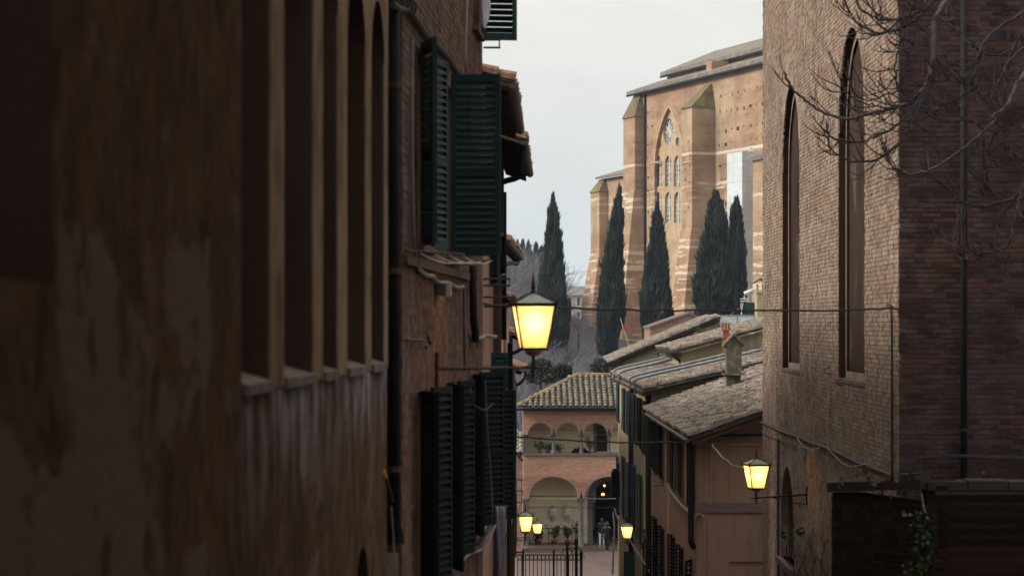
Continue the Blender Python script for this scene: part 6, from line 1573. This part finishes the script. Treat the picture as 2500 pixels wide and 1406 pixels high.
# ================================================================== street lamps
def street_lamp(label, x, yrim, Y, s, wall_pt, bar_y, yaw=8, spike=1, tip_px=None, scroll=True, power=6.5):
    """yrim: row of the upper rim; s: scale; wall_pt: where the bracket meets the wall"""
    c = P(x, yrim, Y); t = thing('street_lamp', label, 'street lamp', c - UP * .6 * s, 'lit wall lanterns of the lane')
    a = R(yaw); ux, uy = V(math.cos(a), math.sin(a), 0), V(-math.sin(a), math.cos(a), 0)
    ht = .46 * s; w1, w0 = .205 * s, .128 * s
    def cor(i, w, z): sx, sy = ((-1, -1), (1, -1), (1, 1), (-1, 1))[i]; return c + ux * sx * w + uy * sy * w + UP * z
    mb = MB()
    for i in range(4):
        mb.tube([cor(i, w1, 0), cor(i, w0, -ht)], .011 * s, 5); k_ = (i + 1) % 4
        for w, z, h in ((w1 + .008, 0, .035 * s), (w0 + .004, -ht, .03 * s)):
            p, q = cor(i, w, z), cor(k_, w, z); mb.obox((p + q) / 2, q - p, (q - p).normalized().cross(UP) * .022 * s, UP * h)
        if spike: p = cor(i, w1 + .01, .0); o_ = (p - c); o_.z = 0; o_.normalize(); mb.tube([p - UP * .02, p + o_ * .02 * s + UP * .05 * s, p + o_ * .035 * s + UP * .10 * s], .013 * s, 5, .003)
    fr_ = mb.build('frame', M['iron'], t)
    for i in range(4):
        k_ = (i + 1) % 4; mb = MB(); q = [cor(i, w1 - .006, -.01), cor(k_, w1 - .006, -.01), cor(k_, w0 - .004, -ht), cor(i, w0 - .004, -ht)]
        mb.face(q); mb.build('glass_pane', M['milk_glass'], t)
    mb = MB(); ap = c + UP * .115 * s
    for i in range(4):
        k_ = (i + 1) % 4; mb.face([cor(i, w1 * 1.04, .02 * s), cor(k_, w1 * 1.04, .02 * s), c + (cor(k_, .03 * s, 0) - c) + UP * .115 * s, c + (cor(i, .03 * s, 0) - c) + UP * .115 * s])
    cap = mb.build('roof', M['roof_zinc'], t)
    mb = MB()
    for i in range(4): mb.tube([cor(i, w1 * 1.05, .022 * s), c + (cor(i, .03 * s, 0) - c) + UP * .118 * s], .009 * s, 5)
    mb.lathe([(.035 * s, 0), (.03 * s, .03 * s), (.018 * s, .05 * s), (.024 * s, .08 * s), (.012 * s, .15 * s), (.001, .25 * s)], c + UP * .105 * s, 8); mb.build('finial', M['iron'], cap)
    mb = MB(); mb.lathe([(.03 * s, -.065 * s), (.07 * s, -.045 * s), (.09 * s, -.015 * s), (.09 * s, 0)], c - UP * (ht + .01), 10); mb.build('cup', M['bronze'], t, True)
    zb_ = P(x, bar_y, Y).z; mb = MB(); mb.tube([V(c.x, c.y, c.z - ht - .06 * s), V(c.x, c.y, zb_ + .0)], .02 * s, 6); mb.lathe([(.001, -.16 * s), (.018 * s, -.05 * s), (.022 * s, 0)], V(c.x, c.y, zb_), 6); mb.build('stem', M['iron'], t)
    wp = V(wall_pt.x, wall_pt.y, zb_); d = (V(c.x, c.y, zb_) - wp); dn = d.normalized(); e = V(c.x, c.y, zb_) + dn * .17 * s
    mb = MB(); mb.tube([wp, V(c.x, c.y, zb_) + dn * .06 * s, e], .022 * s, 6, .008); mb.tube([wp + UP * .16, wp - UP * .20], .022 * s, 6); mb.build('bracket', M['iron'], t)
    if scroll:
        mb = MB(); q = wp + dn * .17 - UP * .17; mb.tube([q + (dn * math.cos(a_) + UP * math.sin(a_)) * (.14 - .011 * i) for i, a_ in enumerate([i * .75 for i in range(11)])], .008, 4)
        mb.tube(smooth_path([wp - UP * .2, wp + dn * d.length * .35 - UP * .12, wp + dn * d.length * .7], 4), .008, 4); mb.build('scroll', M['iron'], t)
    mb = MB(); mb.lathe([(.0, -.05 * s), (.04 * s, -.02 * s), (.045 * s, .02 * s), (.02 * s, .07 * s)], c - UP * ht * .74, 8); mb.build('bulb', M['lit_bulb'], t, True)
    ld = bpy.data.lights.new('bulb_light', 'POINT'); ld.energy = power * s * s; ld.color = (1.0, .84, .60); ld.shadow_soft_size = .035 * s
    lo_ = bpy.data.objects.new('bulb_light', ld); COL.objects.link(lo_); lo_.parent = t; lo_.matrix_parent_inverse = Matrix.Translation(-BASE[t.name]); lo_.location = c - UP * ht * .36
    return t
street_lamp('nearest lit lantern on an iron bracket in the middle of the picture', 1302, 744 , 24.2, .96, onL(1061, 897, .02), 897, 6, scroll=False)
street_lamp('lit lantern on a scrolled bracket fixed to the right church wall', 1846, 1134, 47.3, 1.0, onS(1972, 1215, .02), 1215, 14)
street_lamp('larger of two lit lanterns low at the left of the loggia', 1283, 1258, 64.0, .92, V(xLf(64), 64, 0), 1312, 4, scroll=False)
street_lamp('smallest lit lantern low before the loggia pots', 1312, 1277, 100.0, .9, V(xLf(100), 100, 0), 1318, 10, scroll=False)
street_lamp('lit lantern low on the right before the cream house facade', 1531, 1283, 82.0, .9, V(4.52, 82, 0), 1323, 6)
# cords and bars in the lower right of the lane
cable_thing('facade_cable', 'pale cable falling along the lane foot right of the iron railing', [P(1500, 1240, 90), P(1512, 1275, 88), P(1545, 1330, 84), P(1590, 1400, 78)], .03, M['cable_grey'])
cable_thing('facade_cable', 'second pale cable beside the low right lantern bracket', [P(1497, 1250, 96), P(1500, 1290, 95), P(1498, 1340, 94), P(1496, 1400, 93)], .04, M['cable_grey'])
rack('thin drying bar on the cream facade under the teal shutters', 1572, 1606, 1158, 78, 1, .1)
rack('thin drying bar between cream and pink facades', 1597, 1621, 1185, 72, 1, .1)
shutter(r3, (P(1523, 0, 81).x, 81.0), 0, .36, zz(1440, 81), zz(1345, 81), M['shutter_green'], 16, single=False, mid=False)

# ================================================================== two people walking under the arch
def person(label, x, y, Y, h, heading, stride, top, legs, shoe, hair, seed=0):
    """walking figure seen from behind; y = row of the feet"""
    t = thing('person', label, 'person', P(x, y, Y)); b = P(x, y, Y); s = h / 1.75; a = R(heading); fw = V(math.cos(a), math.sin(a), 0); rt = V(fw.y, -fw.x, 0)
    vs, es, rs = [], [], []
    def add(p, r_, par=None):
        vs.append(b + (rt * p[0] + fw * p[1] + UP * p[2]) * s); rs.append(r_ * s)
        if par is not None: es.append((par, len(vs) - 1))
        return len(vs) - 1
    pel = add((0, 0, .95), .15); wa = add((0, .01, 1.12), .14, pel); chs = add((0, .02, 1.32), .165, wa); nk = add((0, .03, 1.49), .06, chs); hd0 = add((0, .045, 1.58), .085, nk); hd1 = add((0, .05, 1.68), .085, hd0); add((0, .05, 1.74), .05, hd1)
    for sg in (-1, 1):
        st = stride * sg
        hp = add((.10 * sg, .0, .88), .10, pel); kn = add((.10 * sg, .12 * (st > 0) + st * .35, .50), .068, hp); an = add((.10 * sg, st * .9, .09 + (.05 if st < 0 else 0)), .045, kn); add((.10 * sg, st * .9 + .13, .04 + (.01 if st < 0 else 0)), .042, an)
        sh = add((.19 * sg, .02, 1.40), .075, chs); el = add((.25 * sg, -st * .4 - .02, 1.14), .055, sh); wr = add((.24 * sg, -st * .8 + .10, .92), .042, el); add((.235 * sg, -st * .9 + .15, .82), .040, wr)
    me = bpy.data.meshes.new('figure'); me.from_pydata([tuple(v) for v in vs], es, []); ob = bpy.data.objects.new('figure', me); COL.objects.link(ob)
    md = ob.modifiers.new('skin', 'SKIN'); md.use_smooth_shade = True
    for i, q in enumerate(me.skin_vertices[0].data): q.radius = (rs[i], rs[i]); q.use_root = i == 0
    ob.modifiers.new('sub', 'SUBSURF').levels = 1
    dg = bpy.context.evaluated_depsgraph_get(); m2 = bpy.data.meshes.new_from_object(ob.evaluated_get(dg)); bpy.data.objects.remove(ob)
    m2.materials.clear()
    for m_ in (top, legs, shoe, hair, M['skin']): m2.materials.append(m_)
    for p in m2.polygons:
        c = p.center - b; z = c.z / s; lat = abs(c.dot(rt)) / s; fwd = c.dot(fw) / s
        p.material_index = 2 if z < .12 else 1 if z < .92 and lat < .19 else 4 if (z < .9 and lat >= .19) or 1.46 < z < 1.52 else 3 if z >= 1.52 and (fwd < .09 or z > 1.66) else 4 if z >= 1.52 else 0
        p.use_smooth = True
    link('body', m2, t)
    mb = MB(); mb.lathe([(.155, .86), (.175, .95), (.165, 1.15), (.19, 1.32), (.15, 1.44), (.07, 1.49)], V(0, 0, 0), 12, sy=.72)
    mb.v = [tuple(b + (rt * x_ + fw * y_ + UP * z_) * s) for x_, y_, z_ in mb.v]; mb.build('jacket', top, t, True)
    mb = MB(); mb.lathe([(.05, 1.46), (.10, 1.52), (.105, 1.62), (.10, 1.70), (.05, 1.77), (.001, 1.78)], V(0, .03, 0), 12)
    mb.v = [tuple(b + (rt * x_ + fw * y_ + UP * z_) * s) for x_, y_, z_ in mb.v]; mb.build('hair', hair, t, True)
person('person in dark jacket and pale jeans walking away under the arch', 1469, 1337, 137.5, 1.68, 85, .22, M['navy'], M['jeans'], M['white_shoe'], M['hair'])
person('person all in black with white shoes beside the one in jeans', 1482, 1350, 131.0, 1.70, 70, -.24, M['black_cloth'], M['black_cloth'], M['white_shoe'], M['hair'])

# ================================================================== thin winter haze over the valley
mb = MB(); mb.hexa([V(-950, -70, -18), V(950, -70, -18), V(950, 1550, -18), V(-950, 1550, -18), V(-950, -70, 42), V(950, -70, 42), V(950, 1550, 42), V(-950, 1550, 42)])
hz = bpy.data.materials.new('haze'); hz.use_nodes = True; t_ = hz.node_tree; t_.nodes.clear()
o_ = t_.nodes.new('ShaderNodeOutputMaterial'); v_ = t_.nodes.new('ShaderNodeVolumePrincipled')
v_.inputs['Color'].default_value = (.66, .78, .98, 1); v_.inputs['Density'].default_value = .00018; v_.inputs['Anisotropy'].default_value = .2
t_.links.new(v_.outputs[0], o_.inputs['Volume'])
mb.build('haze', hz, kind='stuff')
